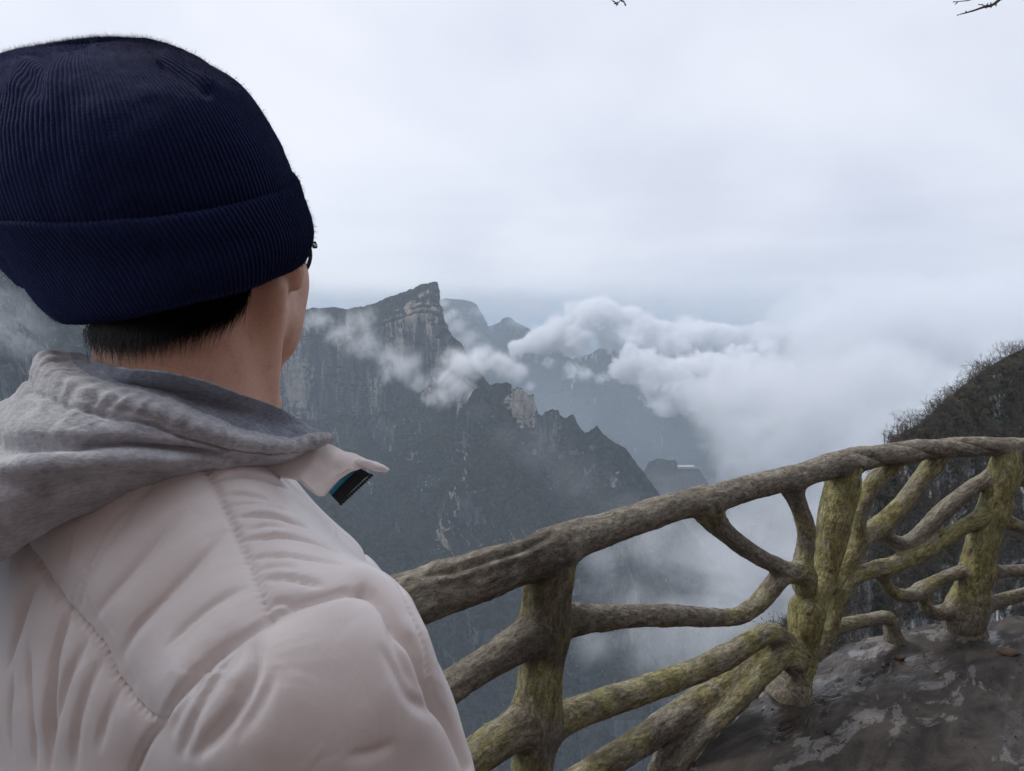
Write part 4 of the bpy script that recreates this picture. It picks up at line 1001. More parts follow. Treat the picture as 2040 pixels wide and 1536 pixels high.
# ---- grey hood lying on the shoulders
HS = [  # sections from the throat round the nape to the far side: (px, py, depth) from the inside against the neck, over the rim, down the outside
 [(618, 866, .520), (622, 856, .512), (634, 857, .506), (646, 860, .500), (655, 870, .496), (650, 882, .495), (636, 890, .497), (622, 892, .500), (610, 894, .506)],
 [(600, 860, .515), (606, 842, .510), (614, 852, .503), (624, 862, .492), (634, 873, .484), (628, 890, .483), (612, 900, .486), (598, 904, .490), (590, 906, .498)],
 [(548, 840, .505), (556, 812, .498), (564, 842, .496), (574, 870, .476), (580, 886, .466), (578, 902, .466), (570, 913, .470), (562, 920, .474), (555, 928, .486)],
 [(470, 830, .480), (480, 786, .468), (486, 822, .470), (494, 856, .448), (488, 875, .438), (478, 898, .437), (470, 912, .441), (464, 926, .446), (458, 940, .462)],
 [(385, 800, .462), (398, 758, .449), (403, 792, .455), (410, 824, .428), (400, 846, .415), (384, 872, .411), (374, 898, .410), (366, 926, .412), (362, 955, .436)],
 [(300, 790, .455), (318, 742, .444), (318, 766, .450), (322, 789, .420), (306, 814, .403), (288, 838, .397), (272, 882, .388), (258, 932, .390), (246, 990, .418)],
 [(230, 790, .460), (250, 736, .450), (246, 754, .452), (246, 770, .420), (222, 792, .398), (190, 814, .389), (160, 872, .372), (138, 944, .368), (128, 1046, .398)],
 [(205, 770, .475), (206, 726, .468), (198, 735, .465), (176, 744, .438), (142, 760, .412), (110, 788, .398), (66, 862, .372), (26, 956, .362), (-15, 1125, .384)],
 [(200, 755, .500), (190, 716, .494), (176, 720, .492), (146, 722, .466), (104, 736, .440), (68, 770, .420), (8, 850, .392), (-75, 970, .372), (-140, 1185, .384)],
 [(205, 750, .535), (190, 712, .530), (172, 708, .528), (140, 702, .508), (98, 708, .478), (62, 745, .452), (-8, 826, .432), (-130, 930, .420), (-240, 1180, .425)],
 [(240, 760, .575), (215, 722, .580), (186, 716, .582), (140, 716, .565), (90, 735, .535), (52, 792, .505), (-30, 822, .490), (-170, 900, .48), (-300, 1120, .48)],
 [(300, 780, .615), (270, 745, .625), (230, 735, .635), (170, 745, .625), (110, 785, .595), (70, 830, .570), (0, 850, .56), (-110, 920, .56), (-240, 1100, .56)],
 [(380, 800, .640), (360, 770, .655), (330, 770, .670), (280, 785, .665), (230, 820, .640), (200, 850, .620), (150, 880, .61), (100, 930, .61), (60, 1040, .61)]]
HS = [[(x, y, d - (0.016, 0.026, 0.016)[k] if k < 3 and 2 <= i <= 8 else d) for k, (x, y, d) in enumerate(r)] for i, r in enumerate(HS)]
g = np.stack([Pl(s) for s in HS])
g = np.stack([catmull(g[:, k], 30) for k in range(g.shape[1])], 1); g = np.stack([catmull(r, 26) for r in g], 0)
a, b, _ = g.shape; v0 = g.reshape(-1, 3); f0 = grid_faces(a, b); n0 = vnormals(v0, f0)
if (n0 @ FW).sum() > 0: n0 = -n0; f0 = f0[:, ::-1]
vt = np.tile(np.linspace(0, 8, b), a); us = np.repeat(np.linspace(0, 12, a), b)
d0 = 0.0042 * fbm(np.c_[us * 1.1, vt * 0.55, us * 0], 3, 0.5, seed=71) * np.clip((vt - 4.4), 0.25, 1) + 0.0022 * fbm(v0 * 40, 3, 0.5, seed=72) * np.clip((vt - 1.0) / 1.5, 0.05, 1) + 0.0006 * fbm(v0 * 260, 2, 0.6, seed=73)
# hem stitching under the rim and the folds on the outside
d0 += -0.0030 * np.exp(-((vt - 5.15 - 0.03 * np.sin(us * 5)) / 0.10) ** 2) + 0.0045 * np.exp(-((vt - 4.2) / 0.55) ** 2) + 0.0012 * np.exp(-((vt - 4.3) / 0.9) ** 2) * np.sin(us * 16 + 2 * perlin(np.c_[us * 2, vt, us * 0], 4))
d0 += -0.0100 * np.exp(-((vt - 6.15 - 0.10 * (us - 6)) / 0.22) ** 2) * np.clip((us - 3.0) / 1.5, 0, 1) + 0.0050 * np.exp(-((vt - 6.75 - 0.10 * (us - 6)) / 0.3) ** 2) * np.clip((us - 3.0) / 1.5, 0, 1)
d0 += -0.006 * np.exp(-((vt - 7.2 + 0.16 * (us - 6)) / 0.16) ** 2) * np.clip((us - 4.0) / 2, 0, 1)
v0 = v0 + n0 * d0[:, None]
n0 = vnormals(v0, f0); v1 = v0 - n0 * (0.0008 + 0.0032 * np.clip((vt - 1.5) / 2, 0, 1))[:, None]
idx = np.arange(a * b).reshape(a, b); loop = np.r_[idx[0, :-1], idx[:-1, -1], idx[-1, :0:-1], idx[:0:-1, 0]]
l2 = np.roll(loop, -1); sidef = np.stack([loop, l2, l2 + a * b, loop + a * b], 1)
vall = np.vstack([v0, v1]); fall = np.concatenate([f0, f0[:, ::-1] + a * b, sidef])
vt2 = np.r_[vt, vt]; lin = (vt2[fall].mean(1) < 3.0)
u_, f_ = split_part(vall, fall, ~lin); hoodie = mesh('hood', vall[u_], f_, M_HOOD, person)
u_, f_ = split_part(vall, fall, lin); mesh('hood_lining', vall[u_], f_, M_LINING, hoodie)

# ---- trousers and shoes (below the frame)
def trouser_sdf(p):
    t = ellip(p, bd(0, 0.02, 0.84), (0.165, 0.118, 0.14), np.stack([BR, BF, [0, 0, 1]]))
    for K_, F_, s in ((KNR, FEETR, 1), (KNL, FEETL, -1)):
        t = smin(t, seg_dist(p, bd(0.085 * s, 0.01, 0.84), K_, 0.098, 0.074)[0], 0.04)
        t = smin(t, seg_dist(p, K_, F_ + [0, 0, 0.06], 0.074, 0.066)[0], 0.03)
    return smax(t, 0.075 - p[:, 2], 0.01)
tl_ = np.array([HIP, FEETR, FEETL])
v, f, n = sdf_mesh(trouser_sdf, tl_.min(0) - 0.3, tl_.max(0) + 0.3, 0.009)
v = v + n * (0.004 * fbm(v * 18, 3, seed=81))[:, None]
mesh('trousers', v, f, M_TROUSER, person)
for F_ in (FEETR, FEETL):
    def shoe_sdf(p):
        t = smin(seg_dist(p, F_ + [0, 0, 0.0], F_ + BF * 0.17 + [0, 0, -0.008], 0.048, 0.038)[0], seg_dist(p, F_, F_ + [0, 0, 0.06], 0.046, 0.048)[0], 0.02)
        return smax(t, 0.012 - p[:, 2], 0.006)
    v, f, n = sdf_mesh(shoe_sdf, F_ - 0.3, F_ + 0.3, 0.006); mesh('shoe', v, f, M_BLACK, person)
# ================================================================ mountains
def mat_mountain(name, scale=1.0, veg=0.5, pale=0.5, snow=0.0, bright=1.0):
    m = NT(name); p = m.pos(); k = 1.0 / scale
    g = m.n('ShaderNodeNewGeometry'); nz = m.n('ShaderNodeSeparateXYZ', {0: g.outputs['Normal']}).outputs['Z']
    st = m.noise(m.mapv(p, (1, 1, 0.10)), 0.085 * k, 8, 0.64, 0.6)               # streaks down the rock
    blk = m.noise(m.mapv(p, (1, 1, 0.6), (31, 7, 3)), 0.0085 * k, 6, 0.58, 0.5)   # where the bare rock lies
    fin = m.noise(p, 0.24 * k, 7, 0.70)
    tre = m.noise(p, 0.16 * k, 5, 0.75)
    pat = m.noise(p, 0.022 * k, 5, 0.6)
    lay = m.noise(m.mapv(p, (0.25, 0.25, 1.6)), 0.05 * k, 5, 0.6)
    br_ = m.math('MULTIPLY', m.attr('bare').outputs['Fac'], 0.22)
    rock = m.ramp(st, [(0.34, (0.022, 0.023, 0.026)), (0.46, (0.070, 0.070, 0.073)), (0.58, (0.155, 0.152, 0.150)), (0.72, (0.30, 0.285, 0.265))])
    bare = m.maprange(m.math('ADD', m.math('ADD', blk, br_), m.math('MULTIPLY', m.math('SUBTRACT', st, 0.5), 0.9)), 0.66 - 0.10 * pale, 0.74 - 0.10 * pale)
    rock = m.mix(m.math('MULTIPLY', bare, 0.9), rock, m.ramp(st, [(0.34, (0.13, 0.115, 0.10)), (0.52, (0.42, 0.355, 0.29)), (0.7, (0.60, 0.53, 0.45))]))
    rock = m.mix(m.math('MULTIPLY', m.maprange(lay, 0.55, 0.68), 0.55), rock, (0.026, 0.027, 0.026))
    woods = m.ramp(m.math('ADD', m.math('MULTIPLY', tre, 0.62), m.math('MULTIPLY', pat, 0.38)), [(0.38, (0.005, 0.007, 0.005)), (0.47, (0.020, 0.021, 0.014)), (0.55, (0.052, 0.040, 0.027)), (0.66, (0.110, 0.082, 0.058))])
    vo = m.n('ShaderNodeTexVoronoi', {'Vector': m.mapv(p, (1, 1, 0.7)), 'Scale': 0.15 * k, 'Randomness': 1.0})
    woods = m.mix(0.55, woods, m.ramp(m.n('ShaderNodeSeparateColor', {0: vo.outputs['Color']}).outputs[0], [(0.0, (0.005, 0.009, 0.005)), (0.45, (0.024, 0.025, 0.015)), (0.75, (0.064, 0.048, 0.032)), (1.0, (0.085, 0.066, 0.048))]))
    woods = m.mix(m.math('MULTIPLY', m.maprange(pat, 0.40, 0.60), 0.5), woods, m.ramp(tre, [(0.38, (0.008, 0.013, 0.010)), (0.62, (0.050, 0.060, 0.042))]))
    steep = m.math('ADD', nz, m.math('MULTIPLY_ADD', fin, 0.50, -0.25))
    steep = m.math('ADD', m.math('SUBTRACT', steep, br_), m.math('MULTIPLY_ADD', blk, -0.9, 0.45))
    vf = m.maprange(steep, 0.50 - 0.3 * veg, 0.66 - 0.3 * veg)
    col = m.mix(vf, rock, woods)
    if snow:
        sp = m.math('MULTIPLY', m.maprange(m.noise(m.mapv(p, (1, 1, 0.7)), 0.30 * k, 4, 0.72), 0.60, 0.66), m.maprange(m.noise(p, 0.012 * k, 3, 0.5), 0.545, 0.60))
        col = m.mix(m.math('MULTIPLY', sp, snow), col, (0.62, 0.63, 0.66))
    hr_ = m.math('ADD', m.math('MULTIPLY', st, 1.0), m.math('MULTIPLY', fin, 0.5))
    hw_ = m.math('ADD', m.math('MULTIPLY', tre, 0.8), m.math('MULTIPLY_ADD', vo.outputs['Distance'], -0.9, m.math('MULTIPLY', fin, 0.5)))
    h = m.n('ShaderNodeMix', {0: vf, 2: hr_, 3: hw_}).outputs[0]
    if bright != 1.0: col = m.n('ShaderNodeVectorMath', {0: col, 'Scale': bright}, operation='SCALE').outputs[0]
    return m.bsdf(color=col, rough=0.95, normal=m.bump(h, 1.0, 16.0 * scale), spec=0.05)

def ridge(name, spine, prof, mat, nu, nv, amp, seed, flute=1.0, rib=0.0, ribf=0.012, back=900.0, crest=0.0, drift=0.0, patches=()):
    """mountain with a traced sky line: spine (px, py, depth); prof(s) -> (horizontal run, drop) pairs in front; it falls away behind as well"""
    sp = np.array(spine, float); w3 = P(sp[:, 0], sp[:, 1], sp[:, 2])
    seg = np.r_[0, np.cumsum(np.hypot(np.diff(sp[:, 0]), np.diff(sp[:, 1])))]
    t = np.linspace(0, seg[-1], nu); c = np.stack([np.interp(t, seg, w3[:, k]) for k in range(3)], 1)
    si = np.interp(t, seg, np.arange(len(sp)) / (len(sp) - 1.0))
    dirv = -c[:, :2] / np.linalg.norm(c[:, :2], axis=1)[:, None]                   # level direction from the crest towards the viewer
    PR = np.stack([np.stack([np.interp(np.linspace(0, 1, nv), np.linspace(0, 1, len(pr)), np.array(pr, float)[:, k]) for k in (0, 1)], 1)
                   for pr in [prof(a, b) for a, b in zip(si, c)]])
    # even the spacing along each profile
    Q = np.empty_like(PR)
    for i in range(nu):
        L = np.r_[0, np.cumsum(np.hypot(*np.diff(PR[i], axis=0).T) + 1e-6)]; u = np.linspace(0, L[-1], nv)
        Q[i, :, 0] = np.interp(u, L, PR[i, :, 0]); Q[i, :, 1] = np.interp(u, L, PR[i, :, 1])
    v = c[:, None] + 0.0; v = np.repeat(v, nv, 1)
    v[:, :, :2] += dirv[:, None] * Q[:, :, :1]; v[:, :, 2] -= Q[:, :, 1]
    side_ = np.c_[-dirv[:, 1], dirv[:, 0]]; side_ *= np.sign(side_[:, :1])
    v[:, :, :2] += side_[:, None] * (drift * (1 - np.linspace(0, 1, nu)) ** 0.7)[:, None, None] * np.clip(Q[:, :, 1:] - 40, 0, 999)
    # back side
    nb = 26; bk = np.linspace(0, 1, nb + 1)[1:] ** 1.6
    vb = np.repeat(c[:, None], nb, 1).copy(); vb[:, :, :2] -= dirv[:, None] * (bk * back)[None, :, None]; vb[:, :, 2] -= (bk * (c[:, 2:3] + 640.0)) * 0.98
    g = np.concatenate([vb[:, ::-1], v], 1); a, b = g.shape[:2]
    flat = g.reshape(-1, 3); f = grid_faces(a, b)
    n = vnormals(flat, f)
    if (n * (CAM - flat)).sum() < 0: f = f[:, ::-1]; n = -n
    depthv = np.concatenate([np.repeat(np.clip((bk[::-1] * back - 20) / 120.0, 0, 1)[None], nu, 0), np.clip(Q[:, :, 1] / 40.0, 0, 1)], 1).ravel()
    steep = 1 - np.clip(n[:, 2], 0, 1)
    q = flat / amp
    big = fbm(q * [0.10, 0.10, 0.05], 4, 0.5, seed=seed) * amp * 2.2
    fl = fbm(q * [0.55, 0.55, 0.055], 5, 0.55, seed=seed + 3, ridge=True) * amp * 0.75 * flute * (0.04 + np.clip((steep - 0.35) / 0.4, 0, 1))
    fin = fbm(q * [1.7, 1.7, 1.1], 4, 0.6, seed=seed + 6) * amp * 0.22
    lg = fbm(q * [0.3, 0.3, 1.0], 3, 0.5, seed=seed + 8, ridge=True) * amp * 0.25 * steep
    d = (big + fl + lg) * depthv + fin * (0.25 + 0.75 * depthv)
    if rib:
        # spurs and gullies running down the slope, branching lower down
        az = np.repeat(np.arctan2(c[:, 0], c[:, 1])[:, None] * np.linalg.norm(c, axis=1)[:, None], b, 1).ravel()
        dz = np.repeat(c[:, 2:3], b, 1).ravel() - flat[:, 2]
        wv = az + 60 * perlin(flat * 0.004, seed + 11)
        rb = fbm(np.c_[wv * ribf, dz * ribf * 0.30, dz * 0 + seed], 5, 0.42, seed=seed + 12, ridge=True) - 0.3
        gate = np.clip((dz - rib[1]) / rib[2], 0, 1)
        d = d + rb * rib[0] * gate * (np.repeat(np.r_[np.zeros(nb), np.ones(nv)][None], a, 0).ravel())
    nn = n.copy(); nn[:, 2] *= 0.6
    flat = flat + nn * d[:, None]
    if crest:
        cz = np.exp(-np.abs(np.concatenate([bk[::-1] * back, Q[0, :, 0] * 0 + 0]))[None] / 30.0)
        flat[:, 2] += (np.repeat(cz, a, 0).ravel() * crest * fbm(flat * [0.08, 0.08, 0.0], 4, 0.65, seed=seed + 15))
    px_, py_, _ = to_px(flat); bare = np.zeros(len(flat))
    for x, y, rx, ry, am in patches: bare += am * np.exp(-((px_ - x) / rx) ** 2 - ((py_ - y) / ry) ** 2)
    return mesh(name, flat, f, mat, attrs={'bare': bare})
FLOORZ = -590.0
def lerp_prof(stops):
    """profiles given at a few places along the ridge; scaled so that they all reach the valley floor"""
    ks = [s for s, _ in stops]; ar = [resample(np.array(p, float), 14) for _, p in stops]
    def f(s, c):
        j = int(np.clip(np.searchsorted(ks, s) - 1, 0, len(ks) - 2)); t = np.clip((s - ks[j]) / (ks[j + 1] - ks[j]), 0, 1)
        pr = ar[j] * (1 - t) + ar[j + 1] * t
        tot = c[2] - FLOORZ
        pr = pr.copy(); drop = pr[:, 1]; base = drop[-1]
        lower = np.clip((drop - 0.45 * base) / (0.55 * base), 0, 1)
        pr[:, 1] = drop + lower * (tot - base) if tot > 0.5 * base else drop * tot / base
        return pr
    return f
MM = mat_mountain('limestone_and_winter_woods', 1.0, 0.72, 0.62, 0.9)
MS = mat_mountain('wooded_spur', 0.8, 0.90, 0.45, 0.0)
MF = mat_mountain('far_limestone', 2.2, 0.50, 0.55, 0.0)
MN = mat_mountain('near_bushy_rock', 0.055, 0.95, 0.15, 0.0, 2.6)

main = [(-420, 640, 1500), (150, 640, 1420), (440, 636, 1350), (605, 616, 1300), (640, 612, 1290), (665, 612, 1285), (690, 615, 1275), (722, 611, 1262), (745, 604, 1250), (772, 592, 1235), (798, 583, 1220), (822, 575, 1205), (842, 566, 1195), (858, 561.5, 1186), (868, 561, 1180), (872.5, 563, 1178),
        (874, 580, 1176), (876, 610, 1170), (882, 634, 1165), (890, 650, 1160), (900, 668, 1150), (908, 675, 1145), (918, 684, 1135), (926, 694, 1125), (945, 728, 1105), (975, 765, 1085), (1010, 800, 1060), (1060, 880, 1030), (1110, 980, 1010), (1150, 1100, 990)]
pm = lerp_prof([(0.0, [(0, 0), (30, 20), (45, 160), (80, 240), (260, 330), (560, 520), (760, 640)]),
                (0.40, [(0, 0), (35, 14), (55, 40), (66, 160), (110, 225), (300, 330), (560, 500), (760, 640)]),
                (0.52, [(0, 0), (22, 14), (34, 90), (55, 100), (70, 235), (130, 300), (330, 420), (560, 560), (720, 680)]),
                (0.60, [(0, 0), (14, 60), (30, 100), (60, 230), (130, 300), (330, 420), (520, 560), (680, 660)]),
                (0.85, [(0, 0), (40, 60), (80, 110), (160, 190), (330, 320), (480, 430), (600, 540)]),
                (1.0, [(0, 0), (60, 60), (130, 130), (220, 210), (340, 310), (450, 400), (520, 470)])])
o = ridge('mountain', main, pm, MM, 760, 430, 20.0, 3, 1.0, (170.0, 200.0, 130.0), 0.0075, crest=5.0, drift=0.30, patches=[(832, 618, 48, 24, 1.2), (598, 765, 38, 40, 1.0), (852, 765, 12, 40, 1.2), (800, 900, 30, 14, 0.8), (850, 905, 18, 14, 0.9)])
tag(o, 'great flat-topped limestone cliff mountain rising to a sharp prow', kind='structure')
spur = [(760, 905, 1000), (840, 880, 985), (900, 846, 975), (925, 812, 968), (942, 780, 962), (960, 769, 958), (985, 765, 955), (1008, 763, 952), (1018, 764, 950), (1022, 777, 949), (1030, 772, 948), (1040, 774, 947), (1046, 784, 946), (1056, 788, 944), (1063, 784, 943), (1066, 806, 941), (1073, 826, 938), (1080, 828, 935), (1086, 820, 933), (1098, 817, 930), (1112, 816, 927), (1116, 828, 925), (1126, 832, 922),
        (1140, 825, 918), (1146, 832, 915), (1154, 850, 912), (1165, 862, 908), (1178, 856, 905), (1190, 849, 902), (1197, 858, 900), (1204, 868, 897), (1222, 880, 892), (1245, 894, 886), (1262, 914, 880), (1276, 932, 876), (1290, 952, 872), (1308, 974, 868), (1326, 1000, 863), (1350, 1028, 859), (1376, 1060, 854), (1408, 1100, 849), (1440, 1148, 843), (1490, 1210, 836), (1570, 1320, 820)]
ps = lerp_prof([(0.0, [(0, 0), (60, 50), (120, 110), (220, 190), (330, 280), (430, 350)]),
                (0.32, [(0, 0), (16, 40), (34, 90), (80, 140), (170, 220), (300, 320), (420, 410)]),
                (0.42, [(0, 0), (6, 40), (16, 85), (70, 130), (170, 220), (300, 330), (420, 420)]),
                (0.60, [(0, 0), (24, 40), (60, 95), (140, 180), (260, 290), (380, 390)]),
                (1.0, [(0, 0), (40, 50), (90, 110), (160, 190), (250, 280), (330, 350)])])
o = ridge('ridge', spur, ps, MS, 560, 330, 11.0, 23, 0.9, (130.0, 60.0, 110.0), 0.0100, back=520.0, crest=5.0, drift=0.28, patches=[(1036, 808, 22, 40, 1.5), (1056, 800, 10, 20, 1.0), (1112, 835, 8, 10, 1.0), (1085, 1090, 12, 60, 0.9), (1225, 985, 14, 40, 0.7), (1000, 1195, 24, 50, 0.7)])
tag(o, 'wooded spur with a row of pale rock pinnacles below the big cliff', kind='structure')
wood_a = [(430, 900, 930), (560, 950, 905), (640, 992, 885), (701, 1022, 868), (750, 1042, 855), (793, 1060, 843), (853, 1098, 826), (905, 1140, 810), (960, 1190, 795), (1020, 1240, 780), (1090, 1320, 760), (1150, 1400, 740)]
wood_b = [(520, 1130, 730), (640, 1190, 715), (740, 1240, 700), (800, 1268, 692), (850, 1300, 684), (890, 1338, 676), (930, 1372, 668), (985, 1420, 660), (1050, 1480, 650), (1130, 1560, 640)]
wood_c = [(1000, 1400, 690), (1060, 1356, 700), (1120, 1338, 712), (1180, 1342, 724), (1240, 1350, 736), (1310, 1362, 748), (1400, 1400, 760), (1500, 1480, 770)]
for sp_, sd_, lb in ((wood_a, 131, 'brown wooded ridge slanting down beneath the great cliff'), (wood_b, 133, 'lower wooded ridge seen between jacket and first post'), (wood_c, 137, 'reddish-brown wooded hump low in the valley behind the lowest rails')):
    o = ridge('wooded_ridge', sp_, lerp_prof([(0.0, [(0, 0), (30, 18), (90, 70), (190, 160), (300, 260)]), (1.0, [(0, 0), (30, 18), (90, 70), (170, 150), (260, 250)])]), MS, 300, 200, 9.0, sd_, 0.5, (34.0, 12.0, 60.0), 0.022, back=170.0, crest=6.0)
    tag(o, lb, kind='structure')
far = [(600, 640, 3300), (760, 620, 3300), (860, 606, 3250), (876, 598, 3220), (888, 594, 3200), (904, 596, 3180), (922, 597, 3160), (940, 601, 3140), (950, 607, 3130), (955, 616, 3120), (957.5, 632, 3110), (960, 641, 3100), (968, 644, 3090), (974, 651, 3080), (984, 647, 3070), (997, 641, 3060), (1000, 635, 3050), (1012, 631.5, 3045), (1020, 634, 3040), (1028, 642, 3030), (1052, 653, 3000), (1080, 674, 2950), (1110, 694, 2900), (1140, 716, 2850),
       (1152, 708, 2700), (1162, 709, 2680), (1175, 706, 2660), (1188, 697, 2640), (1202, 690, 2620), (1220, 694, 2600), (1260, 720, 2550), (1320, 770, 2500), (1380, 830, 2440), (1430, 890, 2400), (1470, 950, 2350), (1500, 1010, 2300), (1560, 1120, 2250)]
pf = lerp_prof([(0.0, [(0, 0), (60, 60), (110, 220), (400, 420), (900, 600)]), (0.28, [(0, 0), (20, 20), (50, 130), (240, 260), (560, 430), (1000, 620)]),
                (0.6, [(0, 0), (90, 90), (250, 220), (560, 420), (1000, 620)]), (1.0, [(0, 0), (120, 90), (300, 210), (560, 320), (900, 420)])])
o = ridge('far_mountain', far, pf, MF, 420, 220, 34.0, 43, 0.8, (80.0, 120.0, 250.0), 0.005, back=2200.0)
tag(o, 'distant blue mountain with two blunt summits half lost in cloud', kind='structure')
knoll = [(1190, 1040, 1560), (1240, 1000, 1560), (1270, 960, 1555), (1284, 938, 1552), (1292, 920, 1550), (1312, 913, 1550), (1330, 916, 1550), (1346, 917, 1550), (1352, 931, 1550), (1392, 934, 1550), (1412, 965, 1550), (1440, 1000, 1545), (1480, 1060, 1540)]
pk = lerp_prof([(0.0, [(0, 0), (60, 60), (150, 120), (260, 190)]), (1.0, [(0, 0), (60, 60), (150, 120), (260, 190)])])
o = ridge('knoll', knoll, pk, MS, 160, 110, 10.0, 63, 0.8, (14.0, 20.0, 60.0), 0.02, back=400.0)
tag(o, 'flat little hilltop with a white building, dim in the haze', kind='structure')
left = [(-500, 470, 620), (-260, 462, 640), (-100, 468, 655), (-40, 480, 662), (0, 503, 668), (30, 535, 672), (70, 580, 680), (110, 615, 690), (160, 650, 700), (230, 700, 720), (330, 770, 740), (460, 880, 760), (600, 1040, 780)]
plf = lerp_prof([(0.0, [(0, 0), (60, 50), (120, 140), (140, 260), (260, 340), (420, 460)]), (0.5, [(0, 0), (50, 40), (80, 70), (92, 150), (120, 230), (300, 380)]), (1.0, [(0, 0), (60, 50), (140, 130), (260, 240)])])
ML = mat_mountain('left_limestone', 0.62, 0.46, 0.45, 1.6)
o = ridge('side_mountain', left, plf, ML, 420, 240, 12.0, 83, 1.0, (10.0, 60.0, 60.0), 0.03, back=500.0)
tag(o, 'snow-dusted cliff at the far left, partly behind the beanie', kind='structure')
# valley floor and the country beyond
gx = np.concatenate([-np.geomspace(30000, 60, 90), np.linspace(-50, 50, 3), np.geomspace(60, 30000, 90)])
gy = np.concatenate([-np.geomspace(8000, 60, 30), np.linspace(-40, 1800, 130), np.geomspace(1830, 40000, 70)])
X, Y = np.meshgrid(gx, gy, indexing='ij'); tv = np.stack([X.ravel(), Y.ravel(), np.zeros(X.size)], 1)
rr = np.hypot(tv[:, 0], tv[:, 1])
tv[:, 2] = FLOORZ - 20 + 38 * fbm(tv * 0.0032, 5, 0.5, seed=91, ridge=True) * np.clip(rr / 200, 0, 1) + 90 * fbm(tv * 0.00035, 3, 0.5, seed=92) * np.clip((rr - 2500) / 3000, 0, 1)
o = mesh('terrain', tv, grid_faces(len(gx), len(gy)), mat_mountain('valley_woods', 1.0, 0.95, 0.2, 0.0)); tag(o, 'wooded valley floor far below the walkway', kind='structure')

# small white building on the knoll
M_WHITE = mat_plain('white_render', (0.5, 0.5, 0.5), 0.8, 0.5); M_GLASSD = NT('dark_windows').bsdf(color=(0.03, 0.035, 0.04), rough=0.2); M_ROOF = mat_plain('pale_roof', (0.36, 0.37, 0.38), 0.7, 0.4)
hb = P(1366, 929, 1538); house = empty('building', hb + [0, 0, -4]); tag(house, 'low white building with a flat roof on the hazy hilltop', 'building')
def box(c, s):
    v = np.array([(x, y, z) for x in (-.5, .5) for y in (-.5, .5) for z in (-.5, .5)]) * s + c
    return v, np.array([[0, 1, 3, 2], [4, 6, 7, 5], [0, 4, 5, 1], [2, 3, 7, 6], [0, 2, 6, 4], [1, 5, 7, 3]])
b = MB(); b.add(*box(hb + [0, 0, -2.2], np.array([36, 14, 4.5]))); b.build('wall', M_WHITE, house, smooth=False)
b = MB(); b.add(*box(hb + [0, 0, 0.5], np.array([40, 17, 0.9]))); b.build('roof', M_ROOF, house, smooth=False)
for k in range(6):
    b = MB(); b.add(*box(hb + [-14 + 5.6 * k, -7.1, -2.2], np.array([3.6, 0.4, 2.0]))); b.build('window', M_GLASSD, house, smooth=False)

# ---------------------------------------------------------------- near rock with bare bushes on the right
near = [(1330, 1560, 33), (1400, 1450, 35), (1470, 1330, 37), (1520, 1262, 38), (1560, 1243, 39), (1600, 1236, 40), (1650, 1205, 42), (1690, 1130, 44), (1712, 1070, 46), (1728, 1020, 48), (1736, 985, 49), (1742, 950, 50), (1752, 915, 51), (1772, 880, 52), (1800, 860, 53), (1830, 845, 54), (1860, 820, 55), (1885, 795, 56), (1910, 775, 57), (1940, 752, 58), (1975, 728, 59), (2005, 710, 60), (2045, 692, 61), (2120, 660, 63), (2300, 590, 66), (2600, 500, 70)]
def pn(s, c):
    t = np.clip((s - 0.35) / 0.4, 0, 1); D = c[2] + 60.0
    return [(0, 0), (1.0 + 1.0 * t, 0.8), (2.5 + 3 * t, 4 + 1 * t), (4 + 7 * t, 9 + 4 * t), (6 + 10 * t, 16 + 6 * t), (9 + 12 * t, D * 0.6), (12 + 13 * t, D)]
def ridge_near():
    global FLOORZ
    return ridge('near_cliff', near, pn, MN, 460, 380, 1.5, 103, 1.1, 0.0, back=26.0)
o = ridge_near(); tag(o, 'dark bushy rock shoulder close by behind the right end of the railing', kind='structure')
near_me = o

def bush(seed, h, n0=7, spread=0.9):
    """bare twiggy bush of forking stems, base at the origin"""
    rs = np.random.RandomState(seed); b = MB()
    def grow(p, d, L, r, lev):
        k = 4; pts = [p]; dd = d.copy()
        for _ in range(k):
            dd = dd + rs.normal(size=3) * 0.16 + [0, 0, 0.05]; dd /= np.linalg.norm(dd); pts.append(pts[-1] + dd * L / k)
        b.add(*tube(np.array(pts), np.linspace(r, r * 0.55, k + 1), 4))
        if lev:
            for j in range(rs.randint(3, 5)):
                q = pts[rs.randint(1, k + 1)]; nd = dd + rs.normal(size=3) * 0.62; nd /= np.linalg.norm(nd)
                grow(q, nd, L * rs.uniform(0.45, 0.75), r * 0.55, lev - 1)
    for _ in range(n0):
        d = np.array([rs.normal() * spread * 0.6, rs.normal() * spread * 0.6, 1.0]); d /= np.linalg.norm(d)
        grow(np.array([rs.normal() * 0.08 * h, rs.normal() * 0.08 * h, -0.15 * h]), d, h * rs.uniform(0.4, 0.62), h * 0.013, 3)
    return b
M_TWIG = mat_plain('bare_twigs', (0.075, 0.062, 0.053), 0.9, 3)
from mathutils.bvhtree import BVHTree
def bvh_of(o):
    me = o.data; co = np.empty(len(me.vertices) * 3, np.float32); me.vertices.foreach_get('co', co); co = co.reshape(-1, 3) + np.array(o.location)
    f = np.empty(len(me.polygons) * 4, np.int32); me.loops.foreach_get('vertex_index', f)
    return BVHTree.FromPolygons(co.tolist(), f.reshape(-1, 4).tolist())
nb_ = bvh_of(near_me)
protos = []
spots = []
rs = np.random.RandomState(12)
sil = np.array(near)[:, :2]; xs_ = [1560, 1532, 1770, 1783, 1797, 1812, 1826, 1838, 1851, 1862, 1874, 1885, 1897, 1908, 1921, 1934, 1948, 1961, 1975, 1990, 2003, 2018, 2034]
wher = ['at the foot of the slope behind the middle post', 'lowest of all, beyond the middle post'] + ['number'] * 30
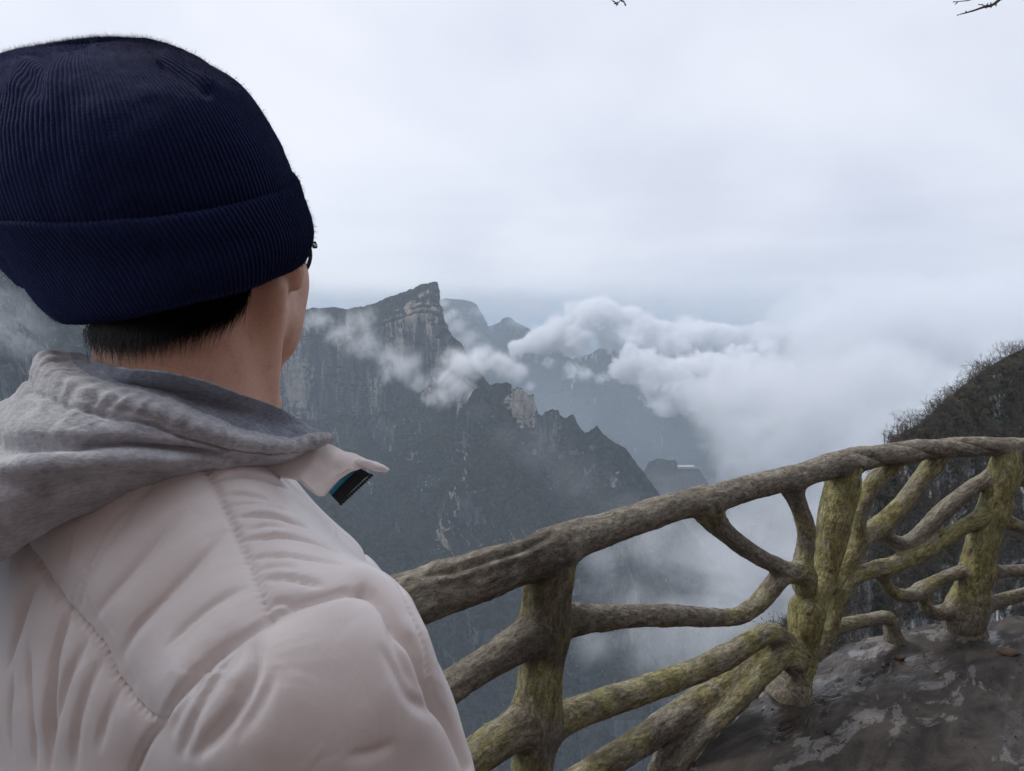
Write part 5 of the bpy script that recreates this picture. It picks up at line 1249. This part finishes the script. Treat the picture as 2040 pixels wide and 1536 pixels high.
for i, x in enumerate(xs_):
    if x < 1700: y = np.interp(x, sil[3:6, 0], sil[3:6, 1])
    else: y = np.interp(x, sil[12:, 0], sil[12:, 1])
    hit_ = None
    for dy in np.arange(-12, 60, 1.0):
        d = ray(np.array(float(x)), np.array(y + dy)); h_ = nb_.ray_cast(Vector(CAM), Vector(d / np.linalg.norm(d)), 120)
        if h_[0] is not None: hit_ = np.array(h_[0]); break
    if hit_ is None: continue
    spots.append((x, hit_))
order = ['lowest', 'second', 'third', 'fourth', 'fifth', 'sixth', 'seventh', 'eighth', 'ninth', 'tenth', 'eleventh', 'twelfth', 'thirteenth', 'fourteenth', 'fifteenth', 'sixteenth', 'seventeenth', 'eighteenth', 'nineteenth', 'twentieth', 'topmost']
for i in range(5):
    protos.append(None)
k = 0
for i, (x, h_) in enumerate(spots):
    j = i % 5; hgt = (1.75 if x > 1700 else 1.2) * rs.uniform(0.65, 1.4)
    if protos[j] is None:
        o = bush(200 + j, 1.0).build('bare_bush', M_TWIG); protos[j] = o
    else:
        o = protos[j].copy(); COL.objects.link(o)
    o.location = tuple(h_); o.scale = (hgt, hgt, hgt); o.rotation_euler = (R(rs.uniform(-8, 8)), R(rs.uniform(-22, 4)), rs.uniform(0, 6.28))
    if x < 1700: lab = 'leafless bush %s' % ('just left of the middle post foot' if x > 1545 else 'half behind the arched branch of the railing')
    else:
        lab = 'leafless bush on the slope crest, %s up from the railing' % order[k] if k < 19 else 'leafless bush high on the crest by the picture edge'
        if k == 0: lab = 'lowest leafless bush of the crest, just above the twisted rail'
        k += 1
    tag(o, lab, 'bush', 'bare bushes along the crest of the near slope')
# undergrowth covering the near rock: uncountable twig tufts
ug = MB(); cnt = 0
tuft = [bush(300 + q, 1.0, 4) for q in range(3)]
tuft = []
for q in range(4):
    rq = np.random.RandomState(400 + q); b = MB()
    for _ in range(16):
        d = rq.normal(size=3); d[2] = abs(d[2]) + 0.4; d /= np.linalg.norm(d); p0 = rq.normal(size=3) * [0.12, 0.12, 0.02]
        p1 = p0 + d * 0.5 + rq.normal(size=3) * 0.05; p2 = p1 + (d + rq.normal(size=3) * 0.5) * 0.4
        b.add(*tube(np.array([p0, p1, p2]), [0.02, 0.013, 0.005], 3))
        for _ in range(3):
            c0 = p1 + (p2 - p1) * rq.rand(); a_ = rq.normal(size=3); a_ /= np.linalg.norm(a_); c_2 = np.cross(a_, rq.normal(size=3)); c_2 /= np.linalg.norm(c_2)
            b.add(np.array([c0 - a_ * 0.07, c0 + c_2 * 0.035, c0 + a_ * 0.08, c0 - c_2 * 0.035]), np.array([[0, 1, 2, 3]]))
    tuft.append(b)
pxs = rs.uniform(1480, 2140, 9000); pys = rs.uniform(680, 1330, 9000)
for x, y in zip(pxs, pys):
    d = ray(np.array(x), np.array(y)); h_ = nb_.ray_cast(Vector(CAM), Vector(d / np.linalg.norm(d)), 120)
    if h_[0] is None: continue
    if perlin(np.array([[*h_[0]]]) * 0.35, 5)[0] < -0.12: continue
    b = tuft[rs.randint(4)]; s = rs.uniform(0.35, 0.95); a_ = rs.uniform(0, 6.28)
    rot = np.array([[math.cos(a_), -math.sin(a_), 0], [math.sin(a_), math.cos(a_), 0], [0, 0, 1]])
    off_ = ug.n
    for v in [np.concatenate(b.v)]:
        ug.v.append(v * s @ rot.T + np.array(h_[0])); 
    for f in b.q: ug.q.append(f + off_)
    ug.n += len(v); cnt += 1
M_UG = NT('winter_undergrowth')
_p = M_UG.pos(); M_UG = M_UG.bsdf(color=M_UG.ramp(M_UG.noise(_p, 1.3, 4, 0.7), [(0.32, (0.040, 0.042, 0.033)), (0.5, (0.095, 0.083, 0.066)), (0.68, (0.18, 0.145, 0.11))]), rough=0.95)
tag(ug.build('undergrowth', M_UG, smooth=False), 'brown winter undergrowth covering the near rock shoulder', kind='stuff')

# twigs that hang into the top of the picture
def twig(name, px, label, seed):
    b = MB(); rs = np.random.RandomState(seed)
    for pts, r0 in px:
        c3 = catmull(Pl(pts), 5); c3 = c3 + 0.004 * fbm(c3 * 40, 2, seed=seed)[:, None]
        b.add(*tube(c3, np.linspace(r0, 0.0014, len(c3)), 6))
        for q in c3[2::3]:
            d = rs.normal(size=3) * 0.004; b.add(*tube(np.array([q, q + d, q + d * 2]), [0.0016, 0.0028, 0.0006], 5))
        b.add(*tube(np.array([c3[-1], c3[-1] + (c3[-1] - c3[-2]) * 0.3, c3[-1] + (c3[-1] - c3[-2]) * 0.6]), [0.0014, 0.0030, 0.0008], 6))
    o = b.build(name, M_TWIG); tag(o, label, 'twig'); return o
D = 2.6
twig('twig', [([(2330, -560, D), (2200, -300, D), (2060, -80, D), (1990, 0, D), (1960, 14, D), (1930, 24, D), (1909, 30, D)], 0.012), ([(2010, -18, D), (1985, 5, D), (1968, 11, D), (1951, 9, D)], 0.0025), ([(2060, -80, D), (1980, -20, D), (1935, -1, D), (1902, 4, D)], 0.0035)],
     'long budded twig hanging into the top right corner of the sky', 3)
twig('twig', [([(1330, -520, D), (1270, -220, D), (1244, -60, D), (1238, -4, D), (1242, 3, D), (1247, 10, D)], 0.009), ([(1238, -4, D), (1233, 4, D), (1228, 5, D), (1224, 7, D)], 0.002)],
     'tiny forked twig tip hanging at the top middle of the sky', 4)
# ================================================================ air and clouds
WHITE = (0.98, 0.985, 1.0)
def vol_mat(name, density, color):
    m = bpy.data.materials.new(name); m.use_nodes = True; t = m.node_tree; t.nodes.clear()
    out = t.nodes.new('ShaderNodeOutputMaterial'); pv = t.nodes.new('ShaderNodeVolumePrincipled')
    pv.inputs['Color'].default_value = (*color, 1); pv.inputs['Density'].default_value = density; pv.inputs['Anisotropy'].default_value = 0.0
    t.links.new(pv.outputs[0], out.inputs['Volume'])
    return m
def cloud(name, blobs, label, density, soft, rag, nsize, seed=0, flat=0.75, step=0.25, fade=None, color=WHITE, stretch=(1, 1, 1), detail=7.0, off=0.10, veil=None):
    """a cloud whose density is a union of soft puffs eaten into by turbulence; its hull mesh encloses them"""
    b = np.array(blobs, float); C = P(b[:, 0], b[:, 1], b[:, 2]); RR_ = b[:, 3] * b[:, 2] / F_PX
    rm = np.median(RR_)
    m = NT(name + '_vapour'); p = m.pos(); f = None
    for c, r in zip(C, RR_):
        sc_ = np.array([1, 1, 1 / flat]) / r
        v = m.n('ShaderNodeVectorMath', {0: p, 1: tuple(sc_), 2: tuple(-c * sc_)}, operation='MULTIPLY_ADD').outputs[0]
        d = m.math('SUBTRACT', 1.0, m.n('ShaderNodeVectorMath', {0: v}, operation='LENGTH').outputs['Value'])
        f = d if f is None else m.math('SMOOTH_MAX', f, d, 0.35)
    nn = m.noise(m.mapv(p, tuple(x / nsize for x in stretch), (seed * 3.7, seed * 1.3, 0)), 1.0, detail, 0.60, 0.5)
    e_ = m.math('MULTIPLY_ADD', nn, 2.0 * rag, -rag)
    n3 = m.noise(m.mapv(p, tuple(3.6 * x / nsize for x in stretch), (seed * 1.1, 0, seed * 2.3)), 1.0, 5.0, 0.65, 0.8)
    e_ = m.math('ADD', e_, m.math('MULTIPLY_ADD', n3, 0.9 * rag, -0.45 * rag))
    g_ = m.math('SUBTRACT', m.math('ADD', f, e_), rag * off)
    dn = m.maprange(g_, 0.0, soft, 0.0, density)
    if veil:
        fil = m.noise(m.mapv(p, tuple(x / (nsize * 0.9) for x in stretch), (seed * 2.1, 5.0, seed * 0.7), (0.0, 0.5, 0.3)), 1.0, 8.0, 0.66, 1.4)
        dn = m.math('MULTIPLY', dn, m.maprange(fil, veil[0], veil[1], 0.04, 1.0))
    if fade:
        z = m.n('ShaderNodeSeparateXYZ', {0: p}).outputs['Z']; z = m.math('ADD', z, m.math('MULTIPLY_ADD', nn, 120.0, -60.0))
        dn = m.math('MULTIPLY', dn, m.maprange(z, fade[0], fade[1], 1.0, 0.0))
    pv = m.n('ShaderNodeVolumePrincipled', {'Color': color, 'Density': dn, 'Anisotropy': 0.0})
    m.t.links.new(pv.outputs[0], m.out.inputs['Volume'])
    try: m.m.cycles.volume_step_rate = step
    except Exception: pass
    RH = RR_ * (1.0 + max(0.0, rag * (0.30 - off)))
    def sd(q):
        acc = np.full(len(q), 1e9)
        for c, r in zip(C, RH):
            acc = smin(acc, np.linalg.norm((q - c) * [1, 1, 1 / flat], axis=1) * (0.5 + 0.5 * flat) - r * (0.5 + 0.5 * flat), 0.30 * rm)
        return acc
    lo_ = (C - RH[:, None] * 1.4).min(0); hi_ = (C + RH[:, None] * 1.4).max(0)
    v, fc, n = sdf_mesh(sd, lo_, hi_, max((hi_ - lo_).max() / 160.0, rm / 9.0), lip=1.8, project=0)
    o = mesh(name, v, fc, m.m); tag(o, label, kind='stuff'); return o
cloud('cloud', [(1036, 692, 2300, 34), (1075, 682, 2300, 50), (1125, 672, 2300, 62), (1172, 632, 2300, 58), (1196, 618, 2300, 48), (1225, 655, 2300, 62), (1275, 672, 2250, 66), (1320, 690, 2250, 66), (1385, 672, 2350, 56), (1440, 682, 2400, 58), (1500, 682, 2500, 56), (1560, 676, 2600, 46),
                (1270, 722, 2100, 58), (1340, 760, 2000, 80), (1410, 770, 2000, 90), (1490, 760, 2100, 100)], 'white bank of cumulus lying over the far ridge', 0.050, 0.26, 1.15, 110.0, seed=3, step=0.16)
cloud('fog', [(1405, 800, 1700, 95), (1450, 850, 1650, 90), (1500, 920, 1600, 95), (1560, 1000, 1500, 120), (1500, 800, 1750, 150), (1600, 860, 1700, 200), (1740, 820, 1700, 290), (1920, 820, 1700, 320), (2120, 840, 1700, 340), (1660, 1040, 1500, 200), (1820, 1080, 1500, 280), (1640, 690, 1900, 160), (1780, 650, 1800, 240), (1980, 640, 1800, 290)],
      'bank of fog filling the valley on the right', 0.0120, 0.6, 1.1, 210.0, seed=13, step=0.2, fade=(-90.0, 190.0))
cloud('mist', [(1200, 1110, 430, 75), (1280, 1085, 440, 95), (1350, 1100, 450, 115), (1430, 1110, 460, 140), (1510, 1120, 470, 150), (1600, 1120, 480, 180), (1460, 1220, 440, 140), (1390, 1260, 430, 125), (1320, 1290, 420, 105), (1540, 1260, 440, 150), (1640, 1230, 450, 170), (1230, 1190, 430, 85), (1180, 1280, 420, 70), (1440, 1340, 410, 90)],
      'thin mist drifting up the valley below the railing', 0.0230, 1.2, 1.0, 65.0, seed=23, off=-0.15, veil=(0.34, 0.66))
cloud('mist', [(1010, 860, 700, 60), (1080, 900, 700, 80), (1150, 960, 700, 90), (1220, 1010, 700, 90), (960, 820, 720, 45)], 'faint haze hanging before the wooded spur', 0.0032, 1.2, 1.0, 90.0, seed=29, off=-0.1, veil=(0.34, 0.68))
cloud('mist', [(1275, 985, 1430, 60), (1330, 995, 1430, 75), (1390, 980, 1440, 70), (1450, 1010, 1450, 85), (1235, 1030, 1400, 60)], 'mist round the foot of the hazy hilltop', 0.0045, 1.2, 1.0, 130.0, seed=27, off=-0.1, veil=(0.38, 0.66))
cloud('wisp', [(606, 640, 1120, 26), (640, 640, 1115, 32), (675, 660, 1110, 32), (712, 640, 1095, 39), (735, 690, 1080, 42), (775, 705, 1075, 39), (805, 735, 1070, 39), (838, 765, 1060, 31), (854, 792, 1055, 20), (770, 745, 1070, 29)],
      'torn veil of cloud trailing across the cliff face', 0.046, 1.3, 1.0, 48.0, seed=33, stretch=(1, 1, 0.8), off=-0.35, veil=(0.40, 0.66), step=0.16)
cloud('wisp', [(878, 790, 1000, 29), (890, 755, 1000, 36), (918, 725, 1000, 41), (955, 718, 1000, 39), (995, 724, 1008, 34), (1030, 742, 1015, 26), (1056, 768, 1020, 14), (910, 775, 985, 31), (945, 790, 980, 22), (950, 818, 975, 13)],
      'white plume of cloud below the prow of the cliff', 0.085, 1.2, 1.0, 45.0, seed=37, stretch=(1, 1, 0.9), off=-0.30, veil=(0.36, 0.62), step=0.16)
cloud('wisp', [(884, 606, 1600, 16), (895, 632, 1600, 24), (908, 655, 1600, 26), (930, 675, 1600, 28), (960, 694, 1600, 26)], 'thin cloud rising behind the prow of the cliff', 0.030, 1.2, 1.0, 55.0, seed=41, off=-0.3, veil=(0.40, 0.64))
cloud('wisp', [(-30, 640, 590, 80), (20, 650, 590, 75), (60, 672, 600, 62), (-20, 600, 580, 56), (100, 690, 610, 40)], 'grey cloud drifting past the cliff at the far left', 0.020, 1.2, 1.0, 45.0, seed=43, off=-0.2, veil=(0.38, 0.66))
cloud('wisp', [(1096, 724, 2150, 17), (1140, 740, 2150, 24), (1160, 746, 2150, 24), (1200, 752, 2150, 18)], 'two small puffs of cloud below the far ridge', 0.045, 0.9, 1.3, 45.0, seed=47, off=-0.1, veil=(0.36, 0.6))
cloud('wisp', [(620, 606, 1500, 26), (680, 602, 1500, 26), (740, 590, 1450, 24)], 'faint cloud behind the plateau rim', 0.014, 1.2, 1.0, 70.0, seed=49, off=-0.2, veil=(0.40, 0.65))
cloud('cloud', [(950, 618, 2700, 26), (985, 612, 2700, 34), (1030, 640, 2600, 28), (1010, 590, 2800, 34), (1060, 610, 2900, 44)], 'thin cloud among the two far summits', 0.006, 0.9, 1.5, 90.0, seed=53)
cloud('cloud', [(x, 596 + 7 * (k % 3), 4200 if x < 1220 else 2700, 105 if x < 1220 else 150) for k, x in enumerate(range(600, 2350, 110))], 'pale layer cloud added to whiten the haze along the far horizon', 0.0042, 1.0, 0.7, 330.0, seed=61, flat=0.45, step=0.3, detail=5.0)  # put in to brighten the blue haze band at the horizon
# bluish air thickening in the far valley
cloud('mist', [(1150, 860, 1900, 190), (1280, 880, 1900, 210), (1400, 930, 1900, 240), (1050, 820, 2100, 190), (1250, 760, 2400, 150)], 'blue haze thickening over the far valley', 0.00085, 0.9, 0.35, 500.0, seed=59, color=(0.80, 0.90, 1.0), step=0.4, detail=3.0)
# one even body of hazy air round everything
hv = np.array([(x, y, z) for x in (-45000, 45000) for y in (-12000, 52000) for z in (-760.0, 78.0)], float)
hf = np.array([[0, 1, 3, 2], [4, 6, 7, 5], [0, 4, 5, 1], [2, 3, 7, 6], [0, 2, 6, 4], [1, 5, 7, 3]])
o = mesh('haze', hv, hf, vol_mat('hazy_air', 0.00022, (0.74, 0.87, 1.0)), smooth=False); tag(o, kind='stuff', label='pale blue haze filling the valley air')
